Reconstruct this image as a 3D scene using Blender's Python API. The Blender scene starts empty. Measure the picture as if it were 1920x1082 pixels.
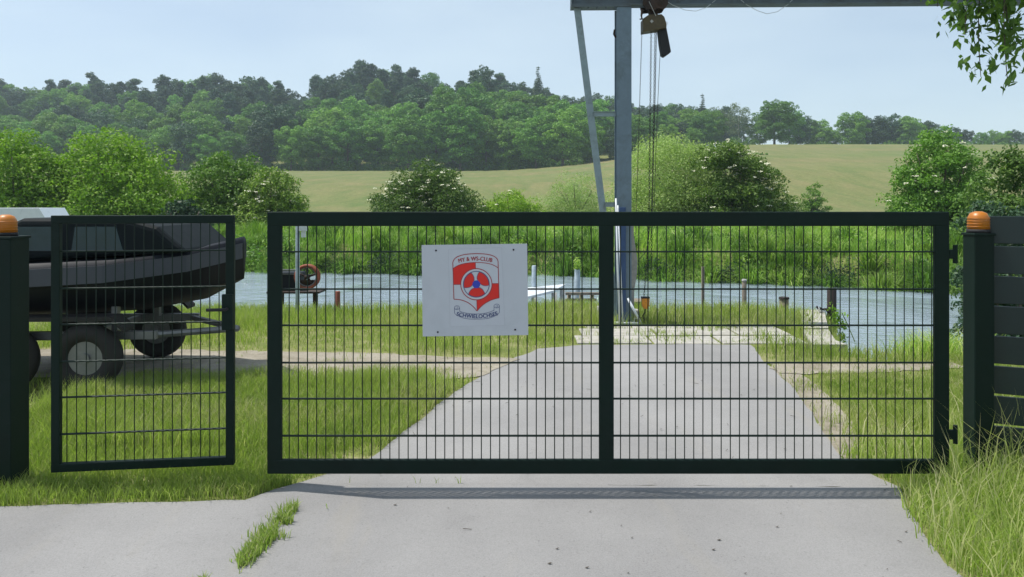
import bpy, bmesh, math, random
import numpy as np
from mathutils import Vector, Matrix
R = math.radians
C = bpy.context.scene
COL = C.collection
rng = np.random.default_rng(11)
random.seed(5)

# ---------------------------------------------------------------- camera, sky, sun, exposure
CAMZ = 1.56
F = 1390.0          # focal length in photo pixels
HOR = 380.0         # photo row of the horizon
cd = bpy.data.cameras.new('camera'); cam = bpy.data.objects.new('camera', cd); COL.objects.link(cam)
cam.location = (0, 0, CAMZ); cam.rotation_euler = (R(90), 0, 0)
cd.sensor_width = 36; cd.lens = F/1920*36; cd.shift_y = -(541-HOR)/1920; cd.clip_end = 6000; cd.clip_start = .05
C.camera = cam
SUN = Vector((-0.655, 0.135, 1.5)).normalized()
W = bpy.data.worlds.new('World'); C.world = W; W.use_nodes = True
wn = W.node_tree.nodes; wl = W.node_tree.links
sky = wn.new('ShaderNodeTexSky'); sky.sky_type = 'NISHITA'; sky.sun_disc = False
sky.sun_elevation = math.asin(SUN.z); sky.sun_rotation = math.atan2(SUN.x, SUN.y)
sky.air_density = 0.9; sky.dust_density = 1.5; sky.ozone_density = 2.2
smx = wn.new('ShaderNodeMix'); smx.data_type = 'RGBA'; smx.inputs[0].default_value = .42; smx.inputs[7].default_value = (5.75, 6.75, 7.2, 1)   # thin high haze over the blue
stc = wn.new('ShaderNodeTexCoord'); smp = wn.new('ShaderNodeMapping'); smp.inputs['Scale'].default_value = (1, 1, 3.5); wl.new(stc.outputs['Generated'], smp.inputs[0])
sno = wn.new('ShaderNodeTexNoise'); sno.inputs['Scale'].default_value = 2.2; sno.inputs['Detail'].default_value = 6; wl.new(smp.outputs[0], sno.inputs['Vector'])
smr = wn.new('ShaderNodeMapRange'); smr.inputs[1].default_value = .35; smr.inputs[2].default_value = .7; smr.inputs[3].default_value = .38; smr.inputs[4].default_value = .62; wl.new(sno.outputs[0], smr.inputs[0]); wl.new(smr.outputs[0], smx.inputs[0])
wl.new(sky.outputs[0], smx.inputs[6]); wl.new(smx.outputs[2], wn['Background'].inputs[0]); wn['Background'].inputs[1].default_value = 0.11
ld = bpy.data.lights.new('sun', 'SUN'); ld.energy = 3.9; ld.angle = R(.53); ld.color = (1, .955, .88)
lo = bpy.data.objects.new('sun', ld); COL.objects.link(lo); lo.rotation_euler = SUN.to_track_quat('Z', 'Y').to_euler(); lo.location = (-20, 5, 40)
C.view_settings.view_transform = 'Standard'; C.view_settings.look = 'None'; C.view_settings.gamma = 1
C.view_settings.exposure = 0.42
C.render.engine = 'CYCLES'
C.cycles.use_denoising = True; C.cycles.max_bounces = 7; C.cycles.transparent_max_bounces = 12; C.cycles.volume_bounces = 1
C.cycles.sample_clamp_indirect = 4; C.cycles.caustics_reflective = False; C.cycles.caustics_refractive = False

def at(px, py, Y):  # point of the photo at depth Y
    return Vector(((px-960)*Y/F, Y, CAMZ-(py-HOR)*Y/F))
def gx(px, Y): return (px-960)*Y/F
def gr(px, py, z=0.0):  # ground point
    Y = F*(CAMZ-z)/(py-HOR); return ((px-960)*Y/F, Y)

# ---------------------------------------------------------------- bookkeeping
def tag(o, label=None, cat=None, group=None, kind=None):
    if label: o['label'] = label
    if cat: o['category'] = cat
    if group: o['group'] = group
    if kind: o['kind'] = kind
    return o
def thing(name, label, cat, loc=(0, 0, 0), rz=0, group=None):
    o = bpy.data.objects.new(name, None); COL.objects.link(o); o.location = loc; o.rotation_euler = (0, 0, rz)
    o.empty_display_size = .2
    return tag(o, label, cat, group)
def link(name, me, mats, parent=None, smooth=False):
    o = bpy.data.objects.new(name, me); COL.objects.link(o)
    if not isinstance(mats, (list, tuple)): mats = [mats]
    for m in mats: me.materials.append(m)
    if smooth: me.polygons.foreach_set('use_smooth', [True]*len(me.polygons))
    if parent is not None: o.parent = parent
    return o
def copy_thing(root, loc, rz, sc, label, group=None):
    r = root.copy(); COL.objects.link(r); r.location = loc; r.rotation_euler = (0, 0, rz)
    r.scale = (sc, sc, sc) if not isinstance(sc, tuple) else sc
    r['label'] = label
    if group: r['group'] = group
    for ch in KIDS.get(root.name, []):
        c = ch.copy(); COL.objects.link(c); c.parent = r
    return r
KIDS = {}

# ---------------------------------------------------------------- materials
def nt(name):
    m = bpy.data.materials.new(name); m.use_nodes = True
    return m, m.node_tree.nodes, m.node_tree.links, m.node_tree.nodes['Principled BSDF']
def ramp(n, stops, interp='LINEAR'):
    r = n.new('ShaderNodeValToRGB'); cr = r.color_ramp; cr.interpolation = interp
    while len(cr.elements) < len(stops): cr.elements.new(.5)
    for e, (p, c) in zip(cr.elements, stops):
        e.position = p; e.color = (c[0], c[1], c[2], 1) if len(c) > 2 else (c[0],)*3+(1,)
    return r
def noise(n, l, scale, detail=4, rough=.6, vec=None, dist=0):
    t = n.new('ShaderNodeTexNoise'); t.inputs['Scale'].default_value = scale; t.inputs['Detail'].default_value = detail
    t.inputs['Roughness'].default_value = rough; t.inputs['Distortion'].default_value = dist
    if vec is not None: l.new(vec, t.inputs['Vector'])
    return t
def mixc(n, l, fac, a, b, mode='MIX'):
    m = n.new('ShaderNodeMix'); m.data_type = 'RGBA'; m.blend_type = mode
    for s, v in ((0, fac), (6, a), (7, b)):
        if hasattr(v, 'links'): l.new(v, m.inputs[s])
        elif s == 0: m.inputs[0].default_value = v
        else: m.inputs[s].default_value = (*v, 1)
    return m.outputs[2]
def pmat(name, col, rough=.5, metal=0, var=.25, scale=8, bump=.0, spec=.5, dirt=None, dscale=3):
    """painted / worn surface: base colour with soft noise variation, optional dirt patches and bump"""
    m, n, l, b = nt(name)
    tc = n.new('ShaderNodeTexCoord')
    t = noise(n, l, scale, 6, .65, tc.outputs['Object'])
    lo_ = tuple(c*(1-var) for c in col); hi_ = tuple(min(1, c*(1+var)) for c in col)
    r = ramp(n, [(.3, lo_), (.7, hi_)]); l.new(t.outputs[0], r.inputs[0]); out = r.outputs[0]
    if dirt:
        t2 = noise(n, l, dscale, 8, .7, tc.outputs['Object'], .4)
        r2 = ramp(n, [(.5, (0,)), (.68, (1,))]); l.new(t2.outputs[0], r2.inputs[0])
        out = mixc(n, l, r2.outputs[0], out, dirt)
    l.new(out, b.inputs['Base Color'])
    rr = n.new('ShaderNodeMapRange'); rr.inputs[3].default_value = max(.03, rough-.12); rr.inputs[4].default_value = min(1, rough+.12)
    l.new(t.outputs[0], rr.inputs[0]); l.new(rr.outputs[0], b.inputs['Roughness'])
    b.inputs['Metallic'].default_value = metal; b.inputs['Specular IOR Level'].default_value = spec
    if bump:
        bp = n.new('ShaderNodeBump'); bp.inputs['Strength'].default_value = bump; bp.inputs['Distance'].default_value = .01
        t3 = noise(n, l, scale*6, 5, .7, tc.outputs['Object']); l.new(t3.outputs[0], bp.inputs['Height']); l.new(bp.outputs[0], b.inputs['Normal'])
    return m
def leafmat(name, stops, trans=.35, rough=.55, spec=.3, island=False):
    """foliage: leaf colour from the per-face attribute 'var', partly translucent"""
    m, n, l, b = nt(name)
    a = n.new('ShaderNodeAttribute'); a.attribute_name = 'var'
    oi = n.new('ShaderNodeObjectInfo')
    r = ramp(n, stops); l.new(a.outputs['Fac'], r.inputs[0])
    hs = n.new('ShaderNodeHueSaturation')
    mr = n.new('ShaderNodeMapRange'); mr.inputs[3].default_value = .477; mr.inputs[4].default_value = .505
    l.new(oi.outputs['Random'], mr.inputs[0]); l.new(mr.outputs[0], hs.inputs['Hue'])
    mr2 = n.new('ShaderNodeMapRange'); mr2.inputs[3].default_value = 1.25; mr2.inputs[4].default_value = .68
    rx = n.new('ShaderNodeMath'); rx.operation = 'MULTIPLY'; rx.inputs[1].default_value = 7.31; l.new(oi.outputs['Random'], rx.inputs[0]); ry = n.new('ShaderNodeMath'); ry.operation = 'FRACT'; l.new(rx.outputs[0], ry.inputs[0])
    l.new(ry.outputs[0], mr2.inputs[0]); l.new(mr2.outputs[0], hs.inputs['Value'])
    l.new(r.outputs[0], hs.inputs['Color'])
    l.new(hs.outputs[0], b.inputs['Base Color']); b.inputs['Roughness'].default_value = rough; b.inputs['Specular IOR Level'].default_value = spec
    tr = n.new('ShaderNodeBsdfTranslucent')
    c2 = mixc(n, l, 1.0, hs.outputs[0], (1.0, 1.25, .55), 'MULTIPLY'); l.new(c2, tr.inputs[0])
    ms = n.new('ShaderNodeMixShader'); ms.inputs[0].default_value = trans
    l.new(b.outputs[0], ms.inputs[1]); l.new(tr.outputs[0], ms.inputs[2])
    l.new(ms.outputs[0], n['Material Output'].inputs[0])
    return m

M = {}
M['gate'] = pmat('gate_paint', (.0025, .0125, .0085), .6, var=.2, scale=5, spec=.2, dirt=(.005, .015, .012), dscale=9)
M['wire'] = pmat('wire_paint', (.004, .016, .010), .5, var=.2, scale=8, spec=.25)
M['crane'] = pmat('crane_paint', (.145, .20, .25), .5, var=.12, scale=7, bump=.06, spec=.4, dirt=(.10, .135, .155), dscale=2.5)
M['cranelight'] = pmat('brace_paint', (.23, .30, .33), .5, var=.12, scale=9, dirt=(.16, .2, .2), dscale=5)
M['beam'] = pmat('beam_paint', (.10, .125, .14), .6, var=.15, scale=6, dirt=(.075, .08, .08), dscale=3, spec=.3)
M['blue'] = pmat('blue_paint', (.03, .07, .17), .45, var=.15)
M['rustdark'] = pmat('dark_rusty_iron', (.028, .018, .014), .8, var=.5, scale=14, bump=.3, dirt=(.06, .03, .018))
M['hoist'] = pmat('hoist_housing', (.075, .055, .022), .6, var=.3, scale=20, bump=.1, dirt=(.04, .03, .018))
M['black'] = pmat('black_fabric', (.012, .012, .014), .75, var=.3, bump=.2)
M['chain'] = pmat('chain_steel', (.045, .04, .036), .55, metal=.5, var=.4, scale=30)
M['wirewhite'] = pmat('pale_cable', (.5, .52, .52), .5)
M['polewhite'] = pmat('pale_pole', (.62, .66, .7), .4, var=.1, dirt=(.4, .42, .42))
M['orange'] = pmat('orange_paint', (.62, .24, .02), .5, var=.2, scale=25, dirt=(.35, .14, .02))
M['lamp'] = pmat('orange_lens', (.42, .14, .008), .4, var=.1)
M['signwhite'] = pmat('sign_board', (.50, .525, .565), .5, var=.03, scale=3, dirt=(.45, .475, .51), dscale=2.2)
M['sticker'] = pmat('sticker_white', (.505, .528, .572), .45, var=.02)
M['signred'] = pmat('sign_red', (.66, .015, .008), .5, var=.05)
M['signmaroon'] = pmat('sign_maroon', (.33, .03, .035), .45, var=.05)
M['signblue'] = pmat('sign_blue', (.02, .045, .42), .45, var=.05)
M['signnavy'] = pmat('sign_navy', (.035, .055, .17), .45, var=.05)
M['signgrey'] = pmat('sign_grey', (.40, .42, .46), .5, var=.1)
M['concrete'] = pmat('concrete', (.36, .345, .31), .9, var=.25, scale=9, bump=.4, dirt=(.28, .26, .21), dscale=5)
M['wood'] = pmat('weathered_wood', (.20, .165, .13), .85, var=.35, scale=18, bump=.4, dirt=(.12, .10, .08))
M['woodpale'] = pmat('pale_grey_wood', (.42, .41, .39), .8, var=.2, scale=14, bump=.3, dirt=(.3, .29, .26))
M['postblue'] = pmat('pale_blue_post', (.33, .40, .46), .6, var=.2, scale=10, dirt=(.2, .22, .2))
M['piledark'] = pmat('dark_pile', (.022, .015, .013), .8, var=.4, scale=12, bump=.3)
M['rust'] = pmat('rusty_rim', (.25, .06, .03), .7, var=.4, scale=16, bump=.2, dirt=(.12, .05, .03))
M['redpost'] = pmat('red_brown_post', (.20, .06, .04), .8, var=.3, scale=20)
M['hull'] = pmat('dark_hull', (.008, .010, .015), .6, var=.2, scale=3, spec=.2)
M['hullband'] = pmat('grey_band', (.04, .046, .060), .5, var=.1)
M['cover'] = pmat('dark_cabin', (.005, .009, .011), .7, var=.2, spec=.15)
M['glass'] = pmat('tinted_glass', (.02, .045, .06), .12, var=.1)
M['rubber'] = pmat('rubber', (.02, .018, .017), .85, var=.3, bump=.2)
M['galv'] = pmat('galvanised', (.20, .20, .20), .5, metal=.5, var=.2)
M['boatwhite'] = pmat('white_gelcoat', (.62, .66, .68), .3, var=.05)
M['bark'] = pmat('bark', (.10, .08, .06), .9, var=.4, scale=12, bump=.6)
M['barkpale'] = pmat('pale_bark', (.30, .29, .27), .9, var=.4, scale=6, bump=.4)
M['panelgreen'] = pmat('green_slat', (.006, .018, .018), .5, var=.25, scale=2, spec=.5)
M['flower'] = pmat('elder_flower', (.62, .62, .46), .8, var=.12)
M['birdwhite'] = pmat('white_feather', (.75, .75, .74), .7, var=.05)
M['birdblack'] = pmat('black_feather', (.012, .012, .015), .6, var=.2)
M['litter'] = pmat('dry_litter', (.05, .04, .028), .9, var=.4, scale=20)

g1 = [(0, (.17, .25, .055)), (.35, (.31, .41, .10)), (.7, (.44, .53, .15)), (.9, (.55, .55, .26)), (1, (.68, .63, .42))]
M['grass'] = leafmat('lawn_blades', g1, .5, .6, .25)
M['reed'] = leafmat('bank_blades', [(0, (.09, .18, .045)), (.4, (.20, .35, .07)), (.75, (.33, .48, .09)), (1, (.50, .57, .24))], .4, .55, .3)
M['fieldgrain'] = leafmat('field_blades', [(0, (.14, .19, .05)), (.5, (.27, .27, .095)), (1, (.38, .34, .15))], .3, .7, .1)
M['oakleaf'] = leafmat('broadleaf_leaves', [(0, (.05, .13, .025)), (.5, (.11, .26, .038)), (1, (.19, .38, .058))], .3)
M['darkleaf'] = leafmat('dark_leaves', [(0, (.022, .055, .032)), (.6, (.045, .105, .05)), (1, (.085, .16, .065))], .18)
M['greyleaf'] = leafmat('grey_green_leaves', [(0, (.06, .10, .05)), (.6, (.10, .155, .07)), (1, (.16, .21, .10))], .25)
M['elderleaf'] = leafmat('elder_leaves', [(0, (.045, .10, .02)), (.6, (.125, .23, .04)), (1, (.28, .41, .08))], .3)
M['willowleaf'] = leafmat('willow_leaves', [(0, (.11, .19, .06)), (.6, (.25, .37, .12)), (1, (.40, .52, .22))], .35)
M['limeleaf'] = leafmat('lime_leaves', [(0, (.10, .20, .02)), (.6, (.20, .36, .035)), (1, (.32, .47, .06))], .4)

def asphalt(name, base=.30):
    m, n, l, b = nt(name)
    tc = n.new('ShaderNodeTexCoord'); P = tc.outputs['Object']
    big = noise(n, l, .8, 5, .6, P); fine = noise(n, l, 160, 3, .8, P); vor = n.new('ShaderNodeTexVoronoi'); vor.inputs['Scale'].default_value = 130
    l.new(P, vor.inputs['Vector'])
    r = ramp(n, [(.3, (base*.86, base*.85, base*.85)), (.7, (base*1.1, base*1.085, base*1.08))]); l.new(big.outputs[0], r.inputs[0])
    r2 = ramp(n, [(.25, (.72,)), (.5, (1.,)), (.8, (1.2,))]); l.new(fine.outputs[0], r2.inputs[0])
    c = mixc(n, l, 1, r.outputs[0], r2.outputs[0], 'MULTIPLY')
    r3 = ramp(n, [(.0, (.62,)), (.12, (1.,))]); l.new(vor.outputs['Color'], r3.inputs[0])
    c = mixc(n, l, .8, c, r3.outputs[0], 'MULTIPLY')
    # dark worn streaks along the road and warm dusty areas
    mp = n.new('ShaderNodeMapping'); mp.inputs['Scale'].default_value = (2.2, .35, 1); l.new(P, mp.inputs[0])
    st = noise(n, l, 1.3, 6, .65, mp.outputs[0], .3); r4 = ramp(n, [(.56, (0,)), (.75, (1,))]); l.new(st.outputs[0], r4.inputs[0])
    mm = n.new('ShaderNodeMath'); mm.operation = 'MULTIPLY'; mm.inputs[1].default_value = .45; l.new(r4.outputs[0], mm.inputs[0])
    c = mixc(n, l, mm.outputs[0], c, (base*1.13, base*1.05, base*.9))
    tk = n.new('ShaderNodeTexWave'); tk.bands_direction = 'X'; tk.inputs['Scale'].default_value = .21; tk.inputs['Distortion'].default_value = 1.2; tk.inputs['Detail'].default_value = 3; tk.inputs['Phase Offset'].default_value = 1.0; l.new(P, tk.inputs['Vector'])
    tr_ = ramp(n, [(.2, (1,)), (.8, (.93,))]); l.new(tk.outputs[1], tr_.inputs[0]); c = mixc(n, l, 1, c, tr_.outputs[0], 'MULTIPLY')
    s2 = noise(n, l, 1.9, 7, .75, P, .6); sr = ramp(n, [(.58, (1,)), (.7, (.87,))]); l.new(s2.outputs[0], sr.inputs[0]); c = mixc(n, l, 1, c, sr.outputs[0], 'MULTIPLY')
    l.new(c, b.inputs['Base Color']); b.inputs['Roughness'].default_value = .88; b.inputs['Specular IOR Level'].default_value = .25
    bp = n.new('ShaderNodeBump'); bp.inputs['Strength'].default_value = .5; bp.inputs['Distance'].default_value = .004
    l.new(fine.outputs[0], bp.inputs['Height']); l.new(bp.outputs[0], b.inputs['Normal'])
    return m
M['road'] = asphalt('old_asphalt', .262)
M['road2'] = asphalt('lane_asphalt', .248)

def sandmat():
    m, n, l, b = nt('dirt'); P = n.new('ShaderNodeTexCoord').outputs['Object']
    t = noise(n, l, 3, 8, .7, P); r = ramp(n, [(.3, (.17, .145, .10)), (.5, (.28, .25, .195)), (.7, (.35, .32, .26))]); l.new(t.outputs[0], r.inputs[0])
    t2 = noise(n, l, 60, 4, .8, P); r2 = ramp(n, [(.3, (.7,)), (.7, (1.15,))]); l.new(t2.outputs[0], r2.inputs[0])
    l.new(mixc(n, l, 1, r.outputs[0], r2.outputs[0], 'MULTIPLY'), b.inputs['Base Color']); b.inputs['Roughness'].default_value = .95
    bp = n.new('ShaderNodeBump'); bp.inputs['Strength'].default_value = .6; bp.inputs['Distance'].default_value = .01
    l.new(t2.outputs[0], bp.inputs['Height']); l.new(bp.outputs[0], b.inputs['Normal'])
    return m
M['sand'] = sandmat()

def groundmat():
    m, n, l, b = nt('ground_soil_and_field'); P = n.new('ShaderNodeTexCoord').outputs['Object']
    # near: soil with turf
    t = noise(n, l, 2.5, 8, .7, P); r = ramp(n, [(.3, (.085, .12, .03)), (.5, (.16, .18, .06)), (.72, (.30, .27, .16))]); l.new(t.outputs[0], r.inputs[0])
    # far: ripening field, rows of tan and green
    mp = n.new('ShaderNodeMapping'); mp.inputs['Scale'].default_value = (.25, .06, .06); mp.inputs['Rotation'].default_value = (0, 0, .12); l.new(P, mp.inputs[0])
    f1 = noise(n, l, 1.2, 10, .72, mp.outputs[0], .5)
    fr = ramp(n, [(.32, (.115, .15, .058)), (.5, (.16, .17, .075)), (.68, (.205, .19, .095))]); l.new(f1.outputs[0], fr.inputs[0])
    f2 = noise(n, l, 2.2, 8, .9, P); r2 = ramp(n, [(.3, (.55,)), (.7, (1.3,))]); l.new(f2.outputs[0], r2.inputs[0])
    fc = mixc(n, l, 1, fr.outputs[0], r2.outputs[0], 'MULTIPLY')
    mp3 = n.new('ShaderNodeMapping'); mp3.inputs['Scale'].default_value = (.012, .05, .01); mp3.inputs['Rotation'].default_value = (0, 0, .2); l.new(P, mp3.inputs[0])
    f3 = noise(n, l, 1, 4, .6, mp3.outputs[0]); r5 = ramp(n, [(.35, (.86, 1.0, .8)), (.65, (1.1, 1.02, 1.0))]); l.new(f3.outputs[0], r5.inputs[0]); fc = mixc(n, l, 1, fc, r5.outputs[0], 'MULTIPLY')
    a = n.new('ShaderNodeAttribute'); a.attribute_name = 'field'
    l.new(mixc(n, l, a.outputs['Fac'], r.outputs[0], fc), b.inputs['Base Color'])
    b.inputs['Roughness'].default_value = .95; b.inputs['Specular IOR Level'].default_value = .1
    return m
M['ground'] = groundmat()

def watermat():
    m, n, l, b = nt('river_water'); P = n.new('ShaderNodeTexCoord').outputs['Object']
    b.inputs['Base Color'].default_value = (.27, .335, .40, 1); b.inputs['Roughness'].default_value = .06; b.inputs['IOR'].default_value = 1.75  # turbid water tone, paled with sky reflection put into the colour
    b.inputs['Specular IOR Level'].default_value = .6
    mp = n.new('ShaderNodeMapping'); mp.inputs['Scale'].default_value = (.7, 1.5, 1); l.new(P, mp.inputs[0])
    t = noise(n, l, 3.2, 5, .6, mp.outputs[0], .4); t2 = noise(n, l, 11, 3, .6, mp.outputs[0])
    big = noise(n, l, .35, 3, .5, P); br = ramp(n, [(.36, (.05,)), (.66, (1,))]); l.new(big.outputs[0], br.inputs[0])
    ad = n.new('ShaderNodeMath'); ad.operation = 'MULTIPLY_ADD'; ad.inputs[1].default_value = .35; l.new(t2.outputs[0], ad.inputs[0]); l.new(t.outputs[0], ad.inputs[2])
    mu = n.new('ShaderNodeMath'); mu.operation = 'MULTIPLY'; l.new(ad.outputs[0], mu.inputs[0]); l.new(br.outputs[0], mu.inputs[1])
    bp = n.new('ShaderNodeBump'); bp.inputs['Strength'].default_value = .55; bp.inputs['Distance'].default_value = .05
    bp.inputs['Strength'].default_value = 1.0; bp.inputs['Distance'].default_value = .11
    l.new(mu.outputs[0], bp.inputs['Height']); l.new(bp.outputs[0], b.inputs['Normal'])
    return m
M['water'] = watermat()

# ---------------------------------------------------------------- mesh helpers
class MB:
    def __init__(s): s.v = []; s.f = []; s.m = []
    def add(s, v, f, mi=0):
        b = len(s.v); s.v += [tuple(p) for p in v]; s.f += [tuple(i+b for i in q) for q in f]; s.m += [mi]*len(f); return s
    def box(s, lo, hi, mi=0, mat=None, bev=0.0):
        x0, y0, z0 = lo; x1, y1, z1 = hi
        if bev <= 0:
            v = [(x0,y0,z0),(x1,y0,z0),(x1,y1,z0),(x0,y1,z0),(x0,y0,z1),(x1,y0,z1),(x1,y1,z1),(x0,y1,z1)]
            f = [(0,3,2,1),(4,5,6,7),(0,1,5,4),(1,2,6,5),(2,3,7,6),(3,0,4,7)]
        else:
            bm = bmesh.new(); bmesh.ops.create_cube(bm, size=1)
            for q in bm.verts: q.co = Vector(((x0+x1)/2+q.co.x*(x1-x0), (y0+y1)/2+q.co.y*(y1-y0), (z0+z1)/2+q.co.z*(z1-z0)))
            bmesh.ops.bevel(bm, geom=bm.edges[:], offset=bev, segments=2, profile=.5, affect='EDGES')
            bm.verts.index_update(); v = [q.co[:] for q in bm.verts]; f = [tuple(q.index for q in fc.verts) for fc in bm.faces]; bm.free()
        if mat is not None: v = [mat @ Vector(p) for p in v]
        return s.add(v, f, mi)
    def tube(s, pts, rad, n=8, mi=0, cap=True):
        pts = [Vector(p) for p in pts]
        if not hasattr(rad, '__len__'): rad = [rad]*len(pts)
        rings = []; ref = None
        for i, p in enumerate(pts):
            d = (pts[min(i+1, len(pts)-1)]-pts[max(i-1, 0)]).normalized()
            if ref is None: ref = Vector((0, 0, 1)) if abs(d.z) < .9 else Vector((1, 0, 0))
            u = (ref-d*ref.dot(d)).normalized(); w = d.cross(u); ref = u
            rings.append([p+(u*math.cos(2*math.pi*k/n)+w*math.sin(2*math.pi*k/n))*rad[i] for k in range(n)])
        v = [q for r_ in rings for q in r_]; f = []
        for i in range(len(pts)-1):
            for k in range(n):
                f.append((i*n+k, i*n+(k+1) % n, (i+1)*n+(k+1) % n, (i+1)*n+k))
        if cap: f += [tuple(range(n))[::-1], tuple((len(pts)-1)*n+k for k in range(n))]
        return s.add(v, f, mi)
    def torus(s, c, Rr, r, axis='y', n=28, k=8, mi=0, sx=1, sz=1):
        v = []; f = []
        for i in range(n):
            a = 2*math.pi*i/n
            for j in range(k):
                b = 2*math.pi*j/k; rr = Rr+r*math.cos(b); h = r*math.sin(b)
                x, z = rr*math.cos(a)*sx, rr*math.sin(a)*sz
                p = (x, h, z) if axis == 'y' else ((h, x, z) if axis == 'x' else (x, z, h))
                v.append((c[0]+p[0], c[1]+p[1], c[2]+p[2]))
        for i in range(n):
            for j in range(k):
                f.append((i*k+j, i*k+(j+1) % k, ((i+1) % n)*k+(j+1) % k, ((i+1) % n)*k+j))
        return s.add(v, f, mi)
    def prism(s, poly, axis, lo, hi, mi=0):
        """extrude a 2-D polygon: axis 'y' -> poly is (x,z)"""
        n = len(poly)
        def P(a, b, t): return (a, t, b) if axis == 'y' else ((t, a, b) if axis == 'x' else (a, b, t))
        v = [P(a, b, lo) for a, b in poly]+[P(a, b, hi) for a, b in poly]
        f = [tuple(range(n)), tuple(range(2*n-1, n-1, -1))]+[(i, n+i, n+(i+1) % n, (i+1) % n) for i in range(n)]
        return s.add(v, f, mi)
    def sphere(s, c, r, mi=0, nu=12, nv=8, rz=None):
        rx, ry, rzz = (r, r, r) if not hasattr(r, '__len__') else r
        v = []; f = []
        for j in range(nv+1):
            t = math.pi*j/nv
            for i in range(nu):
                a = 2*math.pi*i/nu; v.append((c[0]+rx*math.sin(t)*math.cos(a), c[1]+ry*math.sin(t)*math.sin(a), c[2]+rzz*math.cos(t)))
        for j in range(nv):
            for i in range(nu): f.append((j*nu+i, (j+1)*nu+i, (j+1)*nu+(i+1) % nu, j*nu+(i+1) % nu))
        return s.add(v, f, mi)
    def build(s, name, mats, parent=None, smooth=False, T=None):
        me = bpy.data.meshes.new(name); v = s.v if T is None else [T @ Vector(p) for p in s.v]
        me.from_pydata(v, [], s.f)
        o = link(name, me, mats, parent, smooth)
        if len(me.materials) > 1: me.polygons.foreach_set('material_index', s.m)
        bm = bmesh.new(); bm.from_mesh(me); bmesh.ops.recalc_face_normals(bm, faces=bm.faces[:]); bm.to_mesh(me); bm.free()
        me.update(); return o

def np_mesh(name, verts, faces_flat, counts, var=None):
    me = bpy.data.meshes.new(name)
    verts = np.asarray(verts, np.float32); nf = len(counts)
    me.vertices.add(len(verts)); me.vertices.foreach_set('co', verts.ravel())
    me.loops.add(len(faces_flat)); me.loops.foreach_set('vertex_index', np.asarray(faces_flat, np.int32))
    me.polygons.add(nf); counts = np.asarray(counts, np.int32)
    me.polygons.foreach_set('loop_start', np.concatenate([[0], np.cumsum(counts)[:-1]]).astype(np.int32))
    me.polygons.foreach_set('loop_total', counts)
    me.update(calc_edges=True)
    if var is not None:
        a = me.attributes.new('var', 'FLOAT', 'FACE'); a.data.foreach_set('value', np.asarray(var, np.float32))
    return me
def unit(v): return v/np.maximum(np.linalg.norm(v, axis=-1, keepdims=True), 1e-9)
def leaf_mesh(name, c, nrm, size, var, aspect=.55, droop=0.0, extra=None):
    """rhombic leaves: centres c, face normals nrm"""
    n = len(c); t = rng.normal(size=(n, 3)); t[:, 2] -= droop*2
    u = unit(t-nrm*(t*nrm).sum(1, keepdims=True)); w = np.cross(nrm, u)
    s = np.asarray(size).reshape(-1, 1)*np.ones((n, 1))
    v = np.stack([c-u*s, c+w*s*aspect-u*s*.1, c+u*s, c-w*s*aspect-u*s*.1], 1).reshape(-1, 3)
    if extra is None: return np_mesh(name, v, np.arange(4*n), np.full(n, 4), var)
    c2, n2, s2 = extra; m = len(c2); t = rng.normal(size=(m, 3)); u = unit(t-n2*(t*n2).sum(1, keepdims=True)); w = np.cross(n2, u); s2 = s2[:, None]
    v2 = np.stack([c2-u*s2, c2+w*s2*.9, c2+u*s2, c2-w*s2*.9], 1).reshape(-1, 3)
    me = np_mesh(name, np.concatenate([v, v2]), np.arange(4*(n+m)), np.full(n+m, 4), np.concatenate([var, np.zeros(m)]))
    mi = np.zeros(n+m, np.int32); mi[n:] = 1; me.polygons.foreach_set('material_index', mi); return me

_T = rng.random((64, 64))
def vnoise(x, y):
    xi = np.floor(x).astype(int); yi = np.floor(y).astype(int); fx = x-xi; fy = y-yi
    fx = fx*fx*(3-2*fx); fy = fy*fy*(3-2*fy)
    a = _T[xi % 64, yi % 64]; b = _T[(xi+1) % 64, yi % 64]; c = _T[xi % 64, (yi+1) % 64]; d = _T[(xi+1) % 64, (yi+1) % 64]
    return (a*(1-fx)+b*fx)*(1-fy)+(c*(1-fx)+d*fx)*fy
def fbm(x, y, o=4):
    s = 0; a = .5
    for k in range(o): s = s+a*vnoise(x*2**k+17*k, y*2**k+5*k); a *= .5
    return s/(1-.5**o)
def inpoly(x, y, P):
    x = np.asarray(x); y = np.asarray(y); r = np.zeros(x.shape, bool); n = len(P)
    for i in range(n):
        x0, y0 = P[i]; x1, y1 = P[(i+1) % n]
        if y0 == y1: continue
        c = ((y0 > y) != (y1 > y)) & (x < (x1-x0)*(y-y0)/(y1-y0)+x0); r ^= c
    return r

# ---------------------------------------------------------------- terrain
WZ = -.55
def far_edge(x):   # far bank of the river
    return 20.9-.27*(x-1)+.5*np.sin(x*.35+1)+.25*np.sin(x*1.1)
NEAR = [(-400, 11.2), (-30, 11.2), (-6, 10.9), (-2, 11.1), (0, 11.3), (2.5, 11.2), (3.9, 11.0), (4.45, 10.6), (4.5, 10.4), (3.6, 8.05), (3.9, 7.95), (5.0, 8.0), (6.2, 7.9), (7.5, 7.3), (10, 6.5), (20, 5.2), (400, 5)]
CHAN = NEAR + [(400, 400), (-400, 400)]
def smooth(a, b, t):
    q = np.clip((t-a)/(b-a), 0, 1); return q*q*(3-2*q)
def dist_near(x, y):
    d = np.full(np.shape(x), 1e9)
    for (x0, y0), (x1, y1) in zip(NEAR[:-1], NEAR[1:]):
        dx, dy = x1-x0, y1-y0; t = np.clip(((x-x0)*dx+(y-y0)*dy)/(dx*dx+dy*dy), 0, 1)
        d = np.minimum(d, np.hypot(x-x0-t*dx, y-y0-t*dy))
    return d
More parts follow.
